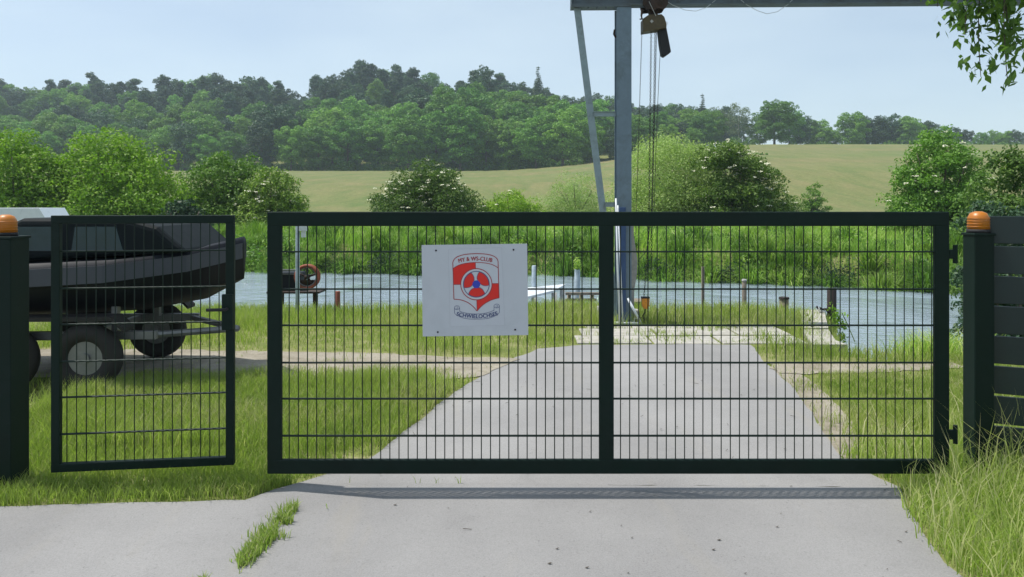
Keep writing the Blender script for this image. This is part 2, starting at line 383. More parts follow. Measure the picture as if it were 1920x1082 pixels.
def height(x, y):
    x = np.asarray(x, float); y = np.asarray(y, float)
    inw = inpoly(x, y, CHAN); d = dist_near(x, y)
    fe = far_edge(x); df = y-fe
    # near land
    zn = -.03*fbm(x*1.5, y*1.5)*smooth(4.2, 5.5, y)*0 + np.where(d < .8, -.16*(1-d/.8)**2, 0)
    # river bed
    bed = np.where(inw, -.16-np.minimum(d*2.2, 1.1), 0)
    # far land
    u = np.clip((x/np.maximum(y, 1)*F+960), -400, 2400)
    bank = -.9+.95*smooth(-.3, 1.6, df)+.25*fbm(x*.6, y*.6)
    k = smooth(300, 1500, u)
    s = .068+(.112-.068)*smooth(900, 1450, u)
    fy = np.maximum(y-55, 0); field = s*fy*smooth(0, 60, fy)
    lim = 205+20*smooth(900, 1450, u)
    field = np.where(y > lim, s*(lim-55)+np.minimum(y-lim, 400)*.01, field)
    # wooded hill behind the field
    hs = np.interp(u, [-300, 0, 400, 560, 660, 800, 1000, 1100, 1250, 1400, 1600, 2200], [22, 23, 24, 21, 31, 26, 25, 18, 8, 3, 0, 0])
    hill = hs*smooth(215, 310, y)*(1-.5*smooth(500, 1500, y))
    far = bank+field+hill
    z = np.where(inw, np.where(df > -.5, np.maximum(bed, far), bed), zn)
    z = np.where((df > 0) & inw, far, z)
    return z
def hz(x, y): return float(height(np.array([float(x)]), np.array([float(y)]))[0])

def axis(fine0, fine1, step, lo, hi, g=1.09):
    a = list(np.arange(fine0, fine1+1e-6, step)); s = step
    while a[-1] < hi: s *= g; a.append(a[-1]+s)
    s = step; b = [a[0]]
    while b[-1] > lo: s *= g; b.append(b[-1]-s)
    return np.array(b[:0:-1]+a)
xs = axis(-7, 9, .12, -900, 900, 1.08); ys = axis(2.5, 24, .12, -60, 1800, 1.05)
X, Y = np.meshgrid(xs, ys); Z = height(X, Y)
nx, ny = len(xs), len(ys)
ii = (np.arange(ny-1)[:, None]*nx+np.arange(nx-1)[None]).ravel()
gm = np_mesh('ground', np.stack([X.ravel(), Y.ravel(), Z.ravel()], 1), np.stack([ii, ii+1, ii+nx+1, ii+nx], 1).ravel(), np.full(len(ii), 4))
fa = gm.attributes.new('field', 'FLOAT', 'POINT'); fa.data.foreach_set('value', (smooth(44, 60, Y+6*fbm(X*.15, Y*.15))*(1-smooth(-6, 0, Y-205-20*smooth(900, 1450, np.clip(X/np.maximum(Y, 1)*F+960, -400, 2400))))).ravel().astype(np.float32))
tag(link('ground', gm, M['ground'], None, True), kind='structure')

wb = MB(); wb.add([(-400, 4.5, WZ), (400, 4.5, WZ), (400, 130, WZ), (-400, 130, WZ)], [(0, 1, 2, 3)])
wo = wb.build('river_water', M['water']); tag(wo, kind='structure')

def sheet(name, poly, z, m, jit=.012, step=.12, holes=None):
    """flat sheet with a slightly ragged outline"""
    out = []
    for (x0, y0), (x1, y1) in zip(poly, poly[1:]+poly[:1]):
        n = max(1, int(min(60, math.hypot(x1-x0, y1-y0)/step)))
        for k in range(n):
            t = k/n; out.append((x0+(x1-x0)*t+random.uniform(-jit, jit), y0+(y1-y0)*t+random.uniform(-jit, jit), z))
    b = MB(); b.add(out, [tuple(range(len(out)))]); o = b.build(name, m); tag(o, kind='structure'); return o
ROAD = [(-1.18, 4.12), (-.89, 4.44), (-.70, 5.15), (-.51, 5.95), (-.30, 6.6), (-.08, 7.26), (.29, 7.9), (.8, 8.12), (1.4, 8.12), (2.0, 8.15), (2.62, 8.12), (2.56, 7.78), (2.45, 7.1), (2.39, 6.4), (2.22, 5.5), (2.05, 4.75), (2.0, 4.42), (2.12, 4.05)]
LANE = [(-60, 3.3), (-8, 3.62), (-2.6, 3.79), (-1.4, 3.88), (-1.18, 4.118), (2.12, 4.048), (1.98, 3.7), (1.87, 3.2), (1.9, 2.4), (2.6, 1.2), (60, .2), (60, -12), (-60, -12)]
PATHL = [(-14, 6.4), (-4, 6.62), (-1.5, 6.5), (-.33, 6.55), (.06, 7.38), (-.6, 7.5), (-2, 7.72), (-4, 7.85), (-14, 8.0)]
PATHR = [(2.40, 6.72), (3.4, 6.78), (4.3, 7.0), (4.3, 7.2), (3.2, 7.18), (2.5, 7.22)]
sheet('driveway', ROAD, .004, M['road'])
sheet('lane_pavement', LANE, .0085, M['road2'])
sheet('dirt_path', PATHL, .008, M['sand'], .05)
sheet('dirt_path_spur', PATHR, .008, M['sand'], .04)
# sandy shoulder along the driveway
SHL = [(1.99, 4.42), (2.05, 4.9), (2.22, 5.5), (2.39, 6.4), (2.44, 6.9), (2.62, 6.8), (2.62, 6.3), (2.45, 5.4), (2.24, 4.8), (2.16, 4.35)]
sheet('sandy_shoulder', SHL, .0025, M['sand'], .03)
SHM = [(-1.25, 3.80), (-1.03, 3.80), (-1.2, 2.6), (-1.55, 2.6)]
# concrete slabs behind the driveway
ap = MB(); x = .75
for row, (y0, y1) in enumerate(((8.16, 8.62), (8.65, 9.12), (9.15, 9.42))):
    x = .72+.1*row
    while x < 3.15:
        w = random.uniform(.75, 1.05); tz = random.uniform(-.006, .01)
        ap.box((x, y0+random.uniform(0, .02), -.08), (min(x+w, 3.3)-.03, y1, .012+tz), bev=.008); x += w
tag(ap.build('concrete_paving', M['concrete']), kind='structure')

# ---------------------------------------------------------------- grass (stuff)
def blades(name, x, y, z, h, w, var, mat, label=None, lean=.75, cat='grass', clump=None):
    n = len(x); a = rng.random(n)*2*math.pi; b = rng.random(n)*2*math.pi
    lx = np.cos(b)*lean*h*rng.random(n); ly = np.sin(b)*lean*h*rng.random(n)
    wx = np.cos(a)*w*.5; wy = np.sin(a)*w*.5
    base = np.stack([x, y, z], 1); o = np.zeros(n)
    side = np.stack([wx, wy, o], 1)
    mid = base+np.stack([lx*.35, ly*.35, h*.55], 1); tip = base+np.stack([lx*1.1, ly*1.1, h*(1-.25*rng.random(n))], 1)
    v = np.stack([base-side, base+side, mid+side*.8, mid-side*.8, tip], 1).reshape(-1, 3)
    k = np.arange(n)*5
    f = np.stack([k, k+1, k+2, k+3, k+3, k+2, k+4], 1).ravel()
    cnt = np.tile([4, 3], n)
    me = np_mesh(name, v, f, cnt, np.repeat(var, 2))
    o_ = link(name, me, mat); tag(o_, label, cat, kind='stuff'); return o_

PAVED = [ROAD, LANE]
def lawn_pts(n, x0, x1, y0, y1):
    x = rng.uniform(x0, x1, n); y = rng.uniform(y0, y1, n)
    ok = np.ones(n, bool)
    for P in PAVED: ok &= ~inpoly(x, y, P)
    jit = rng.normal(0, .06, n)
    inp = inpoly(x+jit, y+jit, PATHL) | inpoly(x+jit, y+jit, PATHR) | inpoly(x+jit*.7, y, SHL)
    ok &= ~(inp & (rng.random(n) < np.where(fbm(x*1.7, y*4) > .55, .6, .95)))
    ok &= ~(inpoly(x, y, CHAN))
    ap_ = (x > .72) & (x < 3.3) & (y > 8.14) & (y < 9.42)
    joint = (np.abs(y-8.635) < .035) | (np.abs(y-9.135) < .035)
    ok &= ~(ap_ & ~(joint & (fbm(x*3, y*.7+4) > .42)) & ~((fbm(x*2.5+9, y*4) > .58)))
    return x[ok], y[ok]
def do_lawn():
    xs_, ys_ = [], []
    for (n, a, b, c, d) in ((115000, -3.4, -.2, 4.05, 6.9), (26000, -4.5, -1.0, 3.55, 4.1), (60000, -6, 1.2, 6.9, 11.5), (50000, 2, 4.6, 4.2, 7.2), (40000, .2, 5.6, 7.0, 11.3), (30000, -9, -3.4, 4.0, 11.5), (20000, 4.6, 9, 4.2, 8.5)):
        x, y = lawn_pts(n, a, b, c, d); xs_.append(x); ys_.append(y)
    x = np.concatenate(xs_); y = np.concatenate(ys_)
    nz = fbm(x*.9+3, y*.9); n2 = fbm(x*2.7+8, y*2.7+1)
    # thin, dry turf beside the driveway and the path
    dryz = np.zeros(len(x))
    for P in (ROAD, PATHL, PATHR):
        for dx, dy in ((.25, 0), (-.25, 0), (0, .25), (0, -.3)): dryz += inpoly(x+dx*1.2, y+dy*1.2, P)*.5
    keep = rng.random(len(x)) < np.clip(.10+1.5*(n2-.12)-.22*dryz, .06, 1)
    x, y, nz, n2, dryz = x[keep], y[keep], nz[keep], n2[keep], dryz[keep]
    tall = smooth(8.6, 9.6, y)*(x < 4.6) + .55*smooth(.5, .75, nz)*(y > 4.6)
    tall += 1.0*(dist_near(x, y) < .9)*(x < 4.4)
    tall = np.where(inpoly(x, y, [(2.6, 7.3), (3.5, 7.5), (4.4, 10.3), (3.2, 10.8), (2.8, 8.4)]), np.maximum(tall, .75), tall)
    h = (.028+.036*rng.random(len(x)))*(1+1.1*nz*(y > 4.55))+np.clip(tall, 0, 1.15)*(.03+.12*rng.random(len(x)))
    right = (x > 4.3) & (y > 6.5) & (y < 8.1); h = np.where(right, .05+.12*rng.random(len(x)), h)
    ls = (x < .3) & (y > 4.55) & (y < 6.6); h = np.where(ls, h*1.35+.03, h)
    h = np.where(y < 4.6, .04+.07*rng.random(len(x))+.03*nz, h)
    h *= np.clip(1-.25*dryz, .3, 1)
    w = .0025+.0009*y*.45*rng.uniform(.6, 1.3, len(x))
    var = np.clip(.25+.5*(nz-.3)+.35*rng.random(len(x))+.10*dryz, 0, .82)
    pz = fbm(x*1.3+20, y*2.1+3); dry = rng.random(len(x)) < .08+.10*dryz+.40*smooth(.52, .68, pz)+.06*(tall > .6)
    var = np.where(dry, rng.uniform(.85, 1, len(x)), var)
    var = np.where(y < 4.6, np.clip(var*.9, 0, 1), var)
    blades('lawn_grass', x, y, height(x, y)-.005, h, w, var, M['grass'], 'mown and rough grass around the driveway on the near bank')
do_lawn()
# roadside verge, bottom right, and weeds in the paving seam
def verge():
    n = 42000; x = rng.uniform(1.7, 4.2, n); y = rng.uniform(2.0, 4.6, n)
    edge = np.interp(y, [2.0, 3.2, 3.7, 4.05, 4.6], [1.95, 1.87, 1.98, 2.12, 2.05])
    ok = x > edge+rng.normal(0, .03, n)+.01; x, y, edge = x[ok], y[ok], edge[ok]
    hh = (.05+.10*rng.random(len(x)))*(1+2.2*smooth(0, .45, x-edge)*fbm(x*2, y*2))
    st = rng.random(len(x)) < .06; hh = np.where(st, hh*1.7+.08, hh)
    var = np.clip(.25+.4*rng.random(len(x))+.35*(fbm(x*3, y*3)-.4), 0, .8); var = np.where(st | (rng.random(len(x)) < .16*(1.6-np.clip((x-edge)*2, 0, 1))), rng.uniform(.85, 1, len(x)), var)
    blades('verge_grass', x, y, np.zeros(len(x))+.0, hh, .0035+.003*rng.random(len(x)), var, M['grass'], 'rough verge grass with dry stalks at the bottom right')
verge()
def seam():
    n = 4200; t = rng.random(n)**.9; y = 3.80-1.2*t; cx_ = np.interp(y, [2.6, 3.2, 3.8], [-1.42, -1.16, -1.06]); x = cx_+rng.normal(0, .022+.022*(y > 3.4), n)
    keep = fbm(x*5, y*3+2) > .42; x, y = x[keep], y[keep]
    var = np.clip(.25+.5*rng.random(len(x)), 0, 1); var[rng.random(len(x)) < .2] = .95
    blades('seam_grass', x, y, np.zeros(len(x))+.008, .015+.05*rng.random(len(x)), .004+.002*rng.random(len(x)), var, M['grass'], 'grass growing in the seam of the pavement', lean=.8)
seam()

# far bank: rushes and tall herbs
def bank():
    n = 150000
    x = rng.uniform(-22, 24, n); d = rng.random(n)**1.5*34-.25; y = far_edge(x)+d
    u = x/y*F+960; ok = (u > -150) & (u < 2050); x, y, d = x[ok], y[ok], d[ok]
    nz = fbm(x*.55+2, y*.4); n2 = fbm(x*1.6+2, y*1.2+9)
    keep = rng.random(len(x)) < np.clip(.3+1.1*n2, 0, 1); x, y, d, nz, n2 = x[keep], y[keep], d[keep], nz[keep], n2[keep]
    h = (.28+.5*nz+.35*(n2-.4))*(.55+.6*rng.random(len(x))); h = np.where(d < 1.2, h*.85+.06, h); h = np.clip(h, .1, 1.1)
    w = (.010+.0006*y)*rng.uniform(.6, 1.5, len(x))
    var = np.clip(.15+.75*(nz-.15)+.35*(rng.random(len(x))-.4), 0, 1)
    var = np.where(rng.random(len(x)) < .05, 1, var)
    blades('bank_rushes', x, y, height(x, y)-.03, h, w, var, M['reed'], 'tall green rushes and herbs covering the far river bank', lean=.55)
    # fringe of the field
    n = 90000; x = rng.uniform(-30, 40, n); y = rng.uniform(44, 72, n); u = x/y*F+960; ok = (u > 380) & (u < 1950); x, y = x[ok], y[ok]
    h = .22+.22*rng.random(len(x)); green = (y < 52+16*fbm(x*.12, y*.08)); var = np.clip(rng.random(len(x))*.9, 0, 1)
    blades('field_margin_grass', x[green], y[green], height(x[green], y[green])-.05, h[green]*1.5, .06+0*y[green], var[green]*.7, M['reed'], 'green grass strip along the front of the grain field', lean=.3)
bank()
def tussocks():
    X_, Y_, Z_, H_, W_, V_, BX, BY = [], [], [], [], [], [], [], []
    for k in range(210):
        x = rng.uniform(-13, 14); d = rng.random()**2*7-.15; y = float(far_edge(x))+d; n = 260; r = rng.uniform(.12, .3); hh = rng.uniform(.45, .95)
        a = rng.random(n)*6.283; q = rng.random(n)
        X_.append(x+np.cos(a)*q*r); Y_.append(y+np.sin(a)*q*r); H_.append(hh*rng.uniform(.6, 1.1, n)); BX.append(np.cos(a)*q*hh*.9); BY.append(np.sin(a)*q*hh*.9-.12*hh)
        V_.append(np.clip(rng.uniform(.1, .75)+rng.normal(0, .15, n), 0, 1))
    x, y, h, v, bx, by = [np.concatenate(q) for q in (X_, Y_, H_, V_, BX, BY)]; z = height(x, y)-.05; n = len(x); w = .016
    a = rng.random(n)*6.283; side = np.stack([np.cos(a)*w, np.sin(a)*w, 0*a], 1)*.5; base = np.stack([x, y, z], 1)
    mid = base+np.stack([bx*.45, by*.45, h*.72], 1); tip = base+np.stack([bx*1.1, by*1.1, h*(.95-.35*np.hypot(bx, by)/h)], 1)
    vv = np.stack([base-side, base+side, mid+side*1.2, mid-side*1.2, tip], 1).reshape(-1, 3); k = np.arange(n)*5
    me = np_mesh('t', vv, np.stack([k, k+1, k+2, k+3, k+3, k+2, k+4], 1).ravel(), np.tile([4, 3], n), np.repeat(v, 2))
    tag(link('bank_tussocks', me, M['reed']), 'arching grass tussocks hanging over the far water edge', 'tussocks', kind='stuff')
tussocks()
def shade_clumps():  # added dark leaves stand in for the shaded hollows under the bank edge
    C_, N_, S_, V_ = [], [], [], []
    for k in range(46):
        x = rng.uniform(-12, 13); y = float(far_edge(x))+rng.uniform(-.25, .35); r = rng.uniform(.2, .5); hh = rng.uniform(.35, .75); n = int(900*r)
        if fbm(np.array([x*.8]), np.array([3.]))[0] < .42: continue
        dd = unit(rng.normal(size=(n, 3))); dd[:, 2] = np.abs(dd[:, 2]); C_.append(np.array([x, y, WZ+.02])+dd*rng.uniform(.5, 1.05, (n, 1))*np.array([r*1.4, r*.7, hh])); N_.append(unit(dd*.6+rng.normal(size=(n, 3))*.6)); S_.append(rng.uniform(.02, .05, n)); V_.append(np.clip(.2+rng.normal(0, .2, n), 0, 1))
    tag(link('shade_clumps', leaf_mesh('s', np.concatenate(C_), np.concatenate(N_), np.concatenate(S_), np.concatenate(V_), .35, .5), M['darkleaf']), 'dark leaf clumps standing in for shaded hollows at the far water line', 'sedge', kind='stuff')
shade_clumps()
def bank_herbs():
    """broad leaved herbs in clumps on the far bank"""
    C_, N_, S_, V_ = [], [], [], []
    for k in range(330):
        x = rng.uniform(-20, 22); d = rng.random()**1.6*22+.0; y = float(far_edge(x))+d
        if not (-100 < x/y*F+960 < 2000): continue
        r = rng.uniform(.25, .7); hh = rng.uniform(.3, .8); n = int(240*r/.5)
        dd = unit(rng.normal(size=(n, 3))); dd[:, 2] = np.abs(dd[:, 2]); rr = rng.uniform(.6, 1.05, (n, 1))
        C_.append(np.array([x, y, hz(x, y)])+dd*rr*np.array([r, r, hh])); N_.append(unit(dd*.5+rng.normal(size=(n, 3))*.7+[0, 0, .3]))
        S_.append(rng.uniform(.03, .075, n)); V_.append(np.clip(rng.uniform(.0, .8)+rng.normal(0, .15, n), 0, 1))
    me = leaf_mesh('bank_herbs', np.concatenate(C_), np.concatenate(N_), np.concatenate(S_), np.concatenate(V_), .5)
    tag(link('bank_herbs', me, M['reed']), 'leafy green herbs growing among the rushes of the far bank', 'herbs', kind='stuff')
bank_herbs()

# ---------------------------------------------------------------- trees and shrubs
def crown(name, lobes, n, size, mat, aspect=.6, up=.3, droop=0., rough=.28, inner=.12, sub=11, subr=.40, extra=None):
    if sub:   # every lobe breaks into smaller clumps with dark hollows between them
        out = []
        for (x, y, z, r, sq) in lobes:
            for j in range(sub):
                d = rng.normal(size=3); d[2] = d[2] if d[2] > -.3 else -d[2]*.7; d /= np.linalg.norm(d); k = r*rng.uniform(.62, .95)
                out.append((x+d[0]*k, y+d[1]*k, z+d[2]*k*sq, r*subr*rng.uniform(.6, 1.25), .95))
            out.append((x, y, z, r*.7, sq))
        lobes = out
    L = np.array(lobes, float); p = L[:, 3]**2; p /= p.sum()
    k = rng.choice(len(L), n, p=p); d = unit(rng.normal(size=(n, 3))); low = d[:, 2] < -.35; d[low, 2] *= -.6; d = unit(d)
    lr = L[k, 3:4]; sq = L[k, 4:5]
    bump = 1+rough*(fbm(d[:, 0]*3.1+k*3.7, d[:, 1]*3.1+d[:, 2]*2.3+k)-.5)[:, None]*2
    rr = lr*bump*(1-inner*np.abs(rng.normal(size=(n, 1)))-.0)
    c = L[k, :3]+d*rr*np.concatenate([np.ones((n, 2)), sq], 1)
    nn = unit(d*.8+rng.normal(size=(n, 3))*.65+np.array([0, 0, up]))
    lv = rng.random(len(L))
    var = np.clip(.15+.4*lv[k]+.45*rng.random(n), 0, 1)
    return leaf_mesh(name, c, nn, rng.uniform(.6, 1.25, n)*size, var, aspect, droop, extra)
def round_lobes(H, Rr, base, k, lr=(.3, .48), top=1.0):
    """lobes on an egg shaped crown from height base to H"""
    out = []; cz = (H+base)/2; hh = (H-base)/2
    for i in range(k):
        z = 1-2*(i+.5)/k; z = z*.95; a = i*2.39996+rng.uniform(-.4, .4); q = math.sqrt(max(0, 1-z*z))
        r = Rr*rng.uniform(*lr); sh = .68*rng.uniform(.8, 1.15)
        out.append((math.cos(a)*q*Rr*sh, math.sin(a)*q*Rr*sh, cz+z*hh*.76*rng.uniform(.9, 1.08), r, rng.uniform(.85, 1.1)))
    out.append((0, 0, cz, Rr*.6, hh/Rr*.9)); return out
def trunk_mb(H, r, limbs=5, spread=2.5, bare=.35):
    b = MB(); bend = random.uniform(-.3, .3)
    b.tube([(0, 0, -.3), (bend*.2, 0, H*.25), (bend*.5, .1, H*.5), (bend, 0, H*.85)], [r*1.3, r, r*.75, r*.2], 8)
    for i in range(limbs):
        a = i*2.4+random.uniform(-.4, .4); z = H*(bare+(.8-bare)*i/limbs); L = spread*random.uniform(.6, 1)
        b.tube([(bend*z/H, 0, z), (math.cos(a)*L*.5, math.sin(a)*L*.5, z+L*.35), (math.cos(a)*L, math.sin(a)*L, z+L*.8)], [r*.5, r*.32, r*.1], 6)
    return b
def make_tree(name, label, cat, H, Rr, base, k, n, size, leafm, barkm, group, **kw):
    t = thing(name, label, cat, group=group)
    c = link('crown', crown('crown', kw.get('lobes') or round_lobes(H, Rr, base, k), n, size, leafm, up=kw.get('up', .3), rough=kw.get('rough', .3), sub=kw.get('sub', 11)), leafm, t)
    tr = trunk_mb(H*.85, kw.get('tr', .28), 6, Rr*.6).build('trunk', barkm, t, True)
    KIDS[t.name] = [c, tr]; return t
broad = [make_tree('broadleaf_tree', 'x', 'tree', 17, 6.2, -.3, 20, 17000, .25, M['oakleaf'], M['bark'], 'x') for _ in range(4)]
darkt = [make_tree('dark_tree', 'x', 'tree', 17, 5.4, .5, 17, 11000, .25, M['darkleaf'], M['bark'], 'x', rough=.4) for _ in range(2)]
def pine_lobes():
    out = []
    for i in range(26):
        z = 3.5+13.5*rng.random()**.9; q = (18-z)/14*3.8+.9; a = rng.random()*6.28
        out.append((math.cos(a)*q*rng.uniform(.3, 1), math.sin(a)*q*rng.uniform(.3, 1), z, rng.uniform(1.1, 2.0), .75))
    out.append((0, 0, 17, 1.3, .8)); out.append((0, 0, 13, 2.2, 1.2)); return out
pines = [make_tree('pine_tree', 'x', 'tree', 18, 4, 7, 12, 12000, .24, M['darkleaf'], M['bark'], 'x', lobes=pine_lobes(), rough=.5) for _ in range(3)]
def spruce_lobes():
    out = []
    for i in range(26):
        z = 1.5+16*i/25; q = (18.6-z)/17*3.6
        for j in range(6 if q > 1 else 3):
            a = j*1.05+i*.7; out.append((math.cos(a)*q*.6, math.sin(a)*q*.6, z, max(.45, q*.5), .55))
        out.append((0, 0, z+.3, max(.3, q*.4), 1.2))
    return out
spruce = make_tree('spruce_tree', 'x', 'tree', 18, 3, 2, 12, 16000, .2, M['darkleaf'], M['bark'], 'x', lobes=spruce_lobes(), rough=.5, up=.0, sub=0)
birch = make_tree('birch_tree', 'x', 'tree', 15, 4.2, 2.5, 15, 3600, .20, M['greyleaf'], M['barkpale'], 'x', rough=.5, tr=.2)
used = set()
def put(proto, px, Yd, ztop, label, group, Hn=17., sc=None, cat=None, widen=1):
    """stand a tree at photo column px and depth Yd; its height follows from the row of its top"""
    x = gx(px, Yd); z = hz(x, Yd)
    s = (CAMZ-(ztop-HOR)*Yd/F-z)/Hn if sc is None else sc
    s = max(.35, s)
    args = ((x, Yd, z-.1), random.uniform(0, 6.28), (s*widen, s*widen, s), label, group)
    if proto.name not in used:
        used.add(proto.name); proto.location = args[0]; proto.rotation_euler = (0, 0, args[1]); proto.scale = args[2]; proto['label'] = label; proto['group'] = group
        return proto
    return copy_thing(proto, *args)
ORD = 'first second third fourth fifth sixth seventh eighth ninth tenth eleventh twelfth thirteenth fourteenth fifteenth sixteenth seventeenth eighteenth nineteenth twentieth'.split()
def nth(i): return ORD[i] if i < 20 else (str(i+1)+('th' if 10 < (i+1) % 100 < 14 else {1: 'st', 2: 'nd', 3: 'rd'}.get((i+1) % 10, 'th')))
def zone(px):
    if px < 330: return 'far left of the frame, above the covered boat'
    if px < 640: return 'left, above the left edge of the driveway gate'
    if px < 900: return 'behind the field, above the club sign and white-flowered elder'
    if px < 1150: return 'behind the field, just left of the gantry column'
    if px < 1400: return 'behind the field, between gantry column and lone oak'
    return 'on the skyline at the right'
SKY = lambda px: np.interp(px, [-80, 0, 150, 300, 420, 520, 560, 610, 660, 740, 800, 850, 900, 960, 1010, 1060, 1110, 1200, 1260, 1340, 1400], [150, 150, 140, 145, 125, 150, 165, 130, 112, 118, 130, 150, 125, 140, 152, 168, 168, 182, 183, 192, 200])
# back ranks: pines and dark trees along the hilltop
for row, (Yd, dy, st) in enumerate(((332, 12, 26), (318, 0, 25), (300, 14, 27), (282, 30, 29), (264, 48, 31))):
    px = -70+row*11; cnt = 0; rk = ('rearmost hilltop rank', 'hilltop skyline rank', 'rank just below the skyline', 'third rank below the skyline', 'lowest rank of the hilltop wood')[row]
    while px < (1390 if row < 3 else 1300):
        pr = pines[random.randrange(3)] if random.random() < (.5 if row else .0) else (darkt[random.randrange(2)] if random.random() < .7 else broad[random.randrange(4)])
        top = SKY(px)+dy+random.uniform(-3, 14)
        if pr in pines: put(pr, px, Yd+random.uniform(-6, 6), top, 'pine, %s tree from the left in the %s' % (nth(cnt), rk), 'pines and dark trees along the wooded hilltop', 18., widen=random.uniform(.9, 1.25))
        else: put(pr, px, Yd+random.uniform(-6, 6), top+4, 'round-topped tree, %s from the left in the %s' % (nth(cnt), rk), 'pines and dark trees along the wooded hilltop', 17., widen=random.uniform(.9, 1.1))
        px += st*random.uniform(.75, 1.25); cnt += 1
put(spruce, 1009, 285, 124, 'pointed dark spruce standing above the skyline left of the gantry column', 'spruces breaking the skyline', 18.)
put(spruce, 1317, 285, 176, 'pointed dark spruce standing above the skyline right of the gantry chains', 'spruces breaking the skyline', 18.)
put(darkt[0], 903, 268, 121, 'tall mid green tree topping the hill above the right edge of the sign', 'pines and dark trees along the wooded hilltop', 17.)
# front ranks: bright broadleaf trees at the field edge
MID = lambda px: np.interp(px, [-80, 0, 200, 300, 420, 520, 640, 740, 800, 860, 960, 1060, 1120, 1200, 1300, 1400], [215, 210, 205, 195, 210, 185, 195, 185, 172, 152, 180, 178, 200, 195, 205, 215])
for row, (Yd, dy, st) in enumerate(((248, 0, 42), (231, 12, 45), (214, 34, 48))):
    px = -60+row*25; cnt = 0
    while px < 1345:
        q_ = random.random(); pr = broad[random.randrange(4)] if q_ < (.72 if row < 2 else .9) else darkt[random.randrange(2)]
        put(pr, px, Yd+random.uniform(-5, 5), MID(px)+dy+random.uniform(-12, 14), ('dark green' if pr in darkt else 'bright green')+' broadleaf tree, %s from the left in the %s rank at the field edge' % (nth(cnt), ('rear', 'middle', 'front')[row]), 'broadleaf trees at the foot of the wooded hill', 17., widen=random.uniform(1.0, 1.25))
        px += st*random.uniform(.8, 1.2); cnt += 1
# right part of the skyline
for i, (px, top, Yd, pr, lab) in enumerate((
    (1385, 192, 262, birch, 'grey green birch with thin crown, left of the lone oak'),
    (1350, 200, 255, birch, 'grey green birch behind the big willow shrub'),
    (1452, 183, 232, broad[1], 'big lone oak with a visible trunk at the field edge'),
    (1500, 212, 262, darkt[0], 'dark tree close behind the lone oak on its right'),
    (1540, 224, 268, broad[2], 'tree with knobbly top right of the lone oak'),
    (1580, 245, 275, birch, 'low pale tree in the skyline gap right of the lone oak'),
    (1598, 205, 262, broad[0], 'tallest tree of the right skyline group, at its left end'),
    (1640, 213, 266, darkt[1], 'second tree of the right skyline group'),
    (1672, 211, 266, darkt[0], 'third tree of the right skyline group'),
    (1708, 218, 262, broad[3], 'fourth tree of the right skyline group'),
    (1745, 222, 262, darkt[1], 'dark tree of the right skyline group, above the gate corner'),
    (1790, 236, 262, darkt[0], 'dark tree low on the skyline above the right gate post'),
    (1840, 246, 262, broad[0], 'small tree low on the skyline at the far right'),
    (1900, 240, 262, darkt[1], 'dark tree on the skyline at the right frame edge'),
    (1480, 205, 258, broad[3], 'bushy tree touching the lone oak on its right'), (1425, 212, 262, broad[2], 'bushy tree touching the lone oak on its left'),
    (1520, 222, 270, broad[0], 'rounded green tree midway between the lone oak and the skyline gap'), (1560, 240, 272, darkt[1], 'low dark tree just left of the skyline gap'),
    (1618, 216, 272, darkt[0], 'dark tree filling between first and second of the right skyline group'), (1656, 222, 272, broad[1], 'green tree behind the second of the right skyline group'),
    (1690, 220, 272, broad[2], 'green tree behind the third of the right skyline group'), (1726, 226, 272, darkt[0], 'dark tree behind the fourth of the right skyline group'),
    (1768, 234, 270, broad[0], 'green tree above the right gate corner, closing the right skyline group'),
    (1815, 240, 268, darkt[1], 'dark tree in the skyline belt, just right of the right gate post'), (1865, 244, 268, broad[2], 'green tree in the skyline belt behind the hanging twigs'), (1885, 246, 262, broad[3], 'lower green tree in the skyline belt near the right frame edge'), (1922, 244, 268, darkt[0], 'outermost tree of the skyline belt, cut by the right frame edge'))):
    put(pr, px, Yd, top, lab, 'trees along the right skyline', 15. if pr is birch else 17., widen=1.25 if px == 1452 else 1.05)
# understorey where the wood meets the field
def hedge():
    C_, N_, S_, V_ = [], [], [], []
    for px in range(-80, 2000, 9):
        Yd = 216+23*float(smooth(900, 1450, px))+rng.uniform(-3, 3)+(18 if px > 1430 else 0)
        if 1425 < px < 1470: continue
        x = gx(px, Yd); z = hz(x, Yd); r = rng.uniform(1.2, 2.6); n = 260
        if rng.random() < .3: continue
        dd = unit(rng.normal(size=(n, 3))); dd[:, 2] = np.abs(dd[:, 2])
        C_.append(np.array([x, Yd, z])+dd*rng.uniform(.7, 1.1, (n, 1))*np.array([r, r, r*1.3])); N_.append(unit(dd*.6+rng.normal(size=(n, 3))*.6)); S_.append(rng.uniform(.2, .35, n)); V_.append(np.clip(rng.uniform(0, .5)+rng.random(n)*.4, 0, 1))
    me = leaf_mesh('undergrowth', np.concatenate(C_), np.concatenate(N_), np.concatenate(S_), np.concatenate(V_), .6)
    tag(link('woodland_undergrowth', me, M['oakleaf']), 'dense undergrowth where the wood meets the field', 'undergrowth', kind='stuff')
hedge()

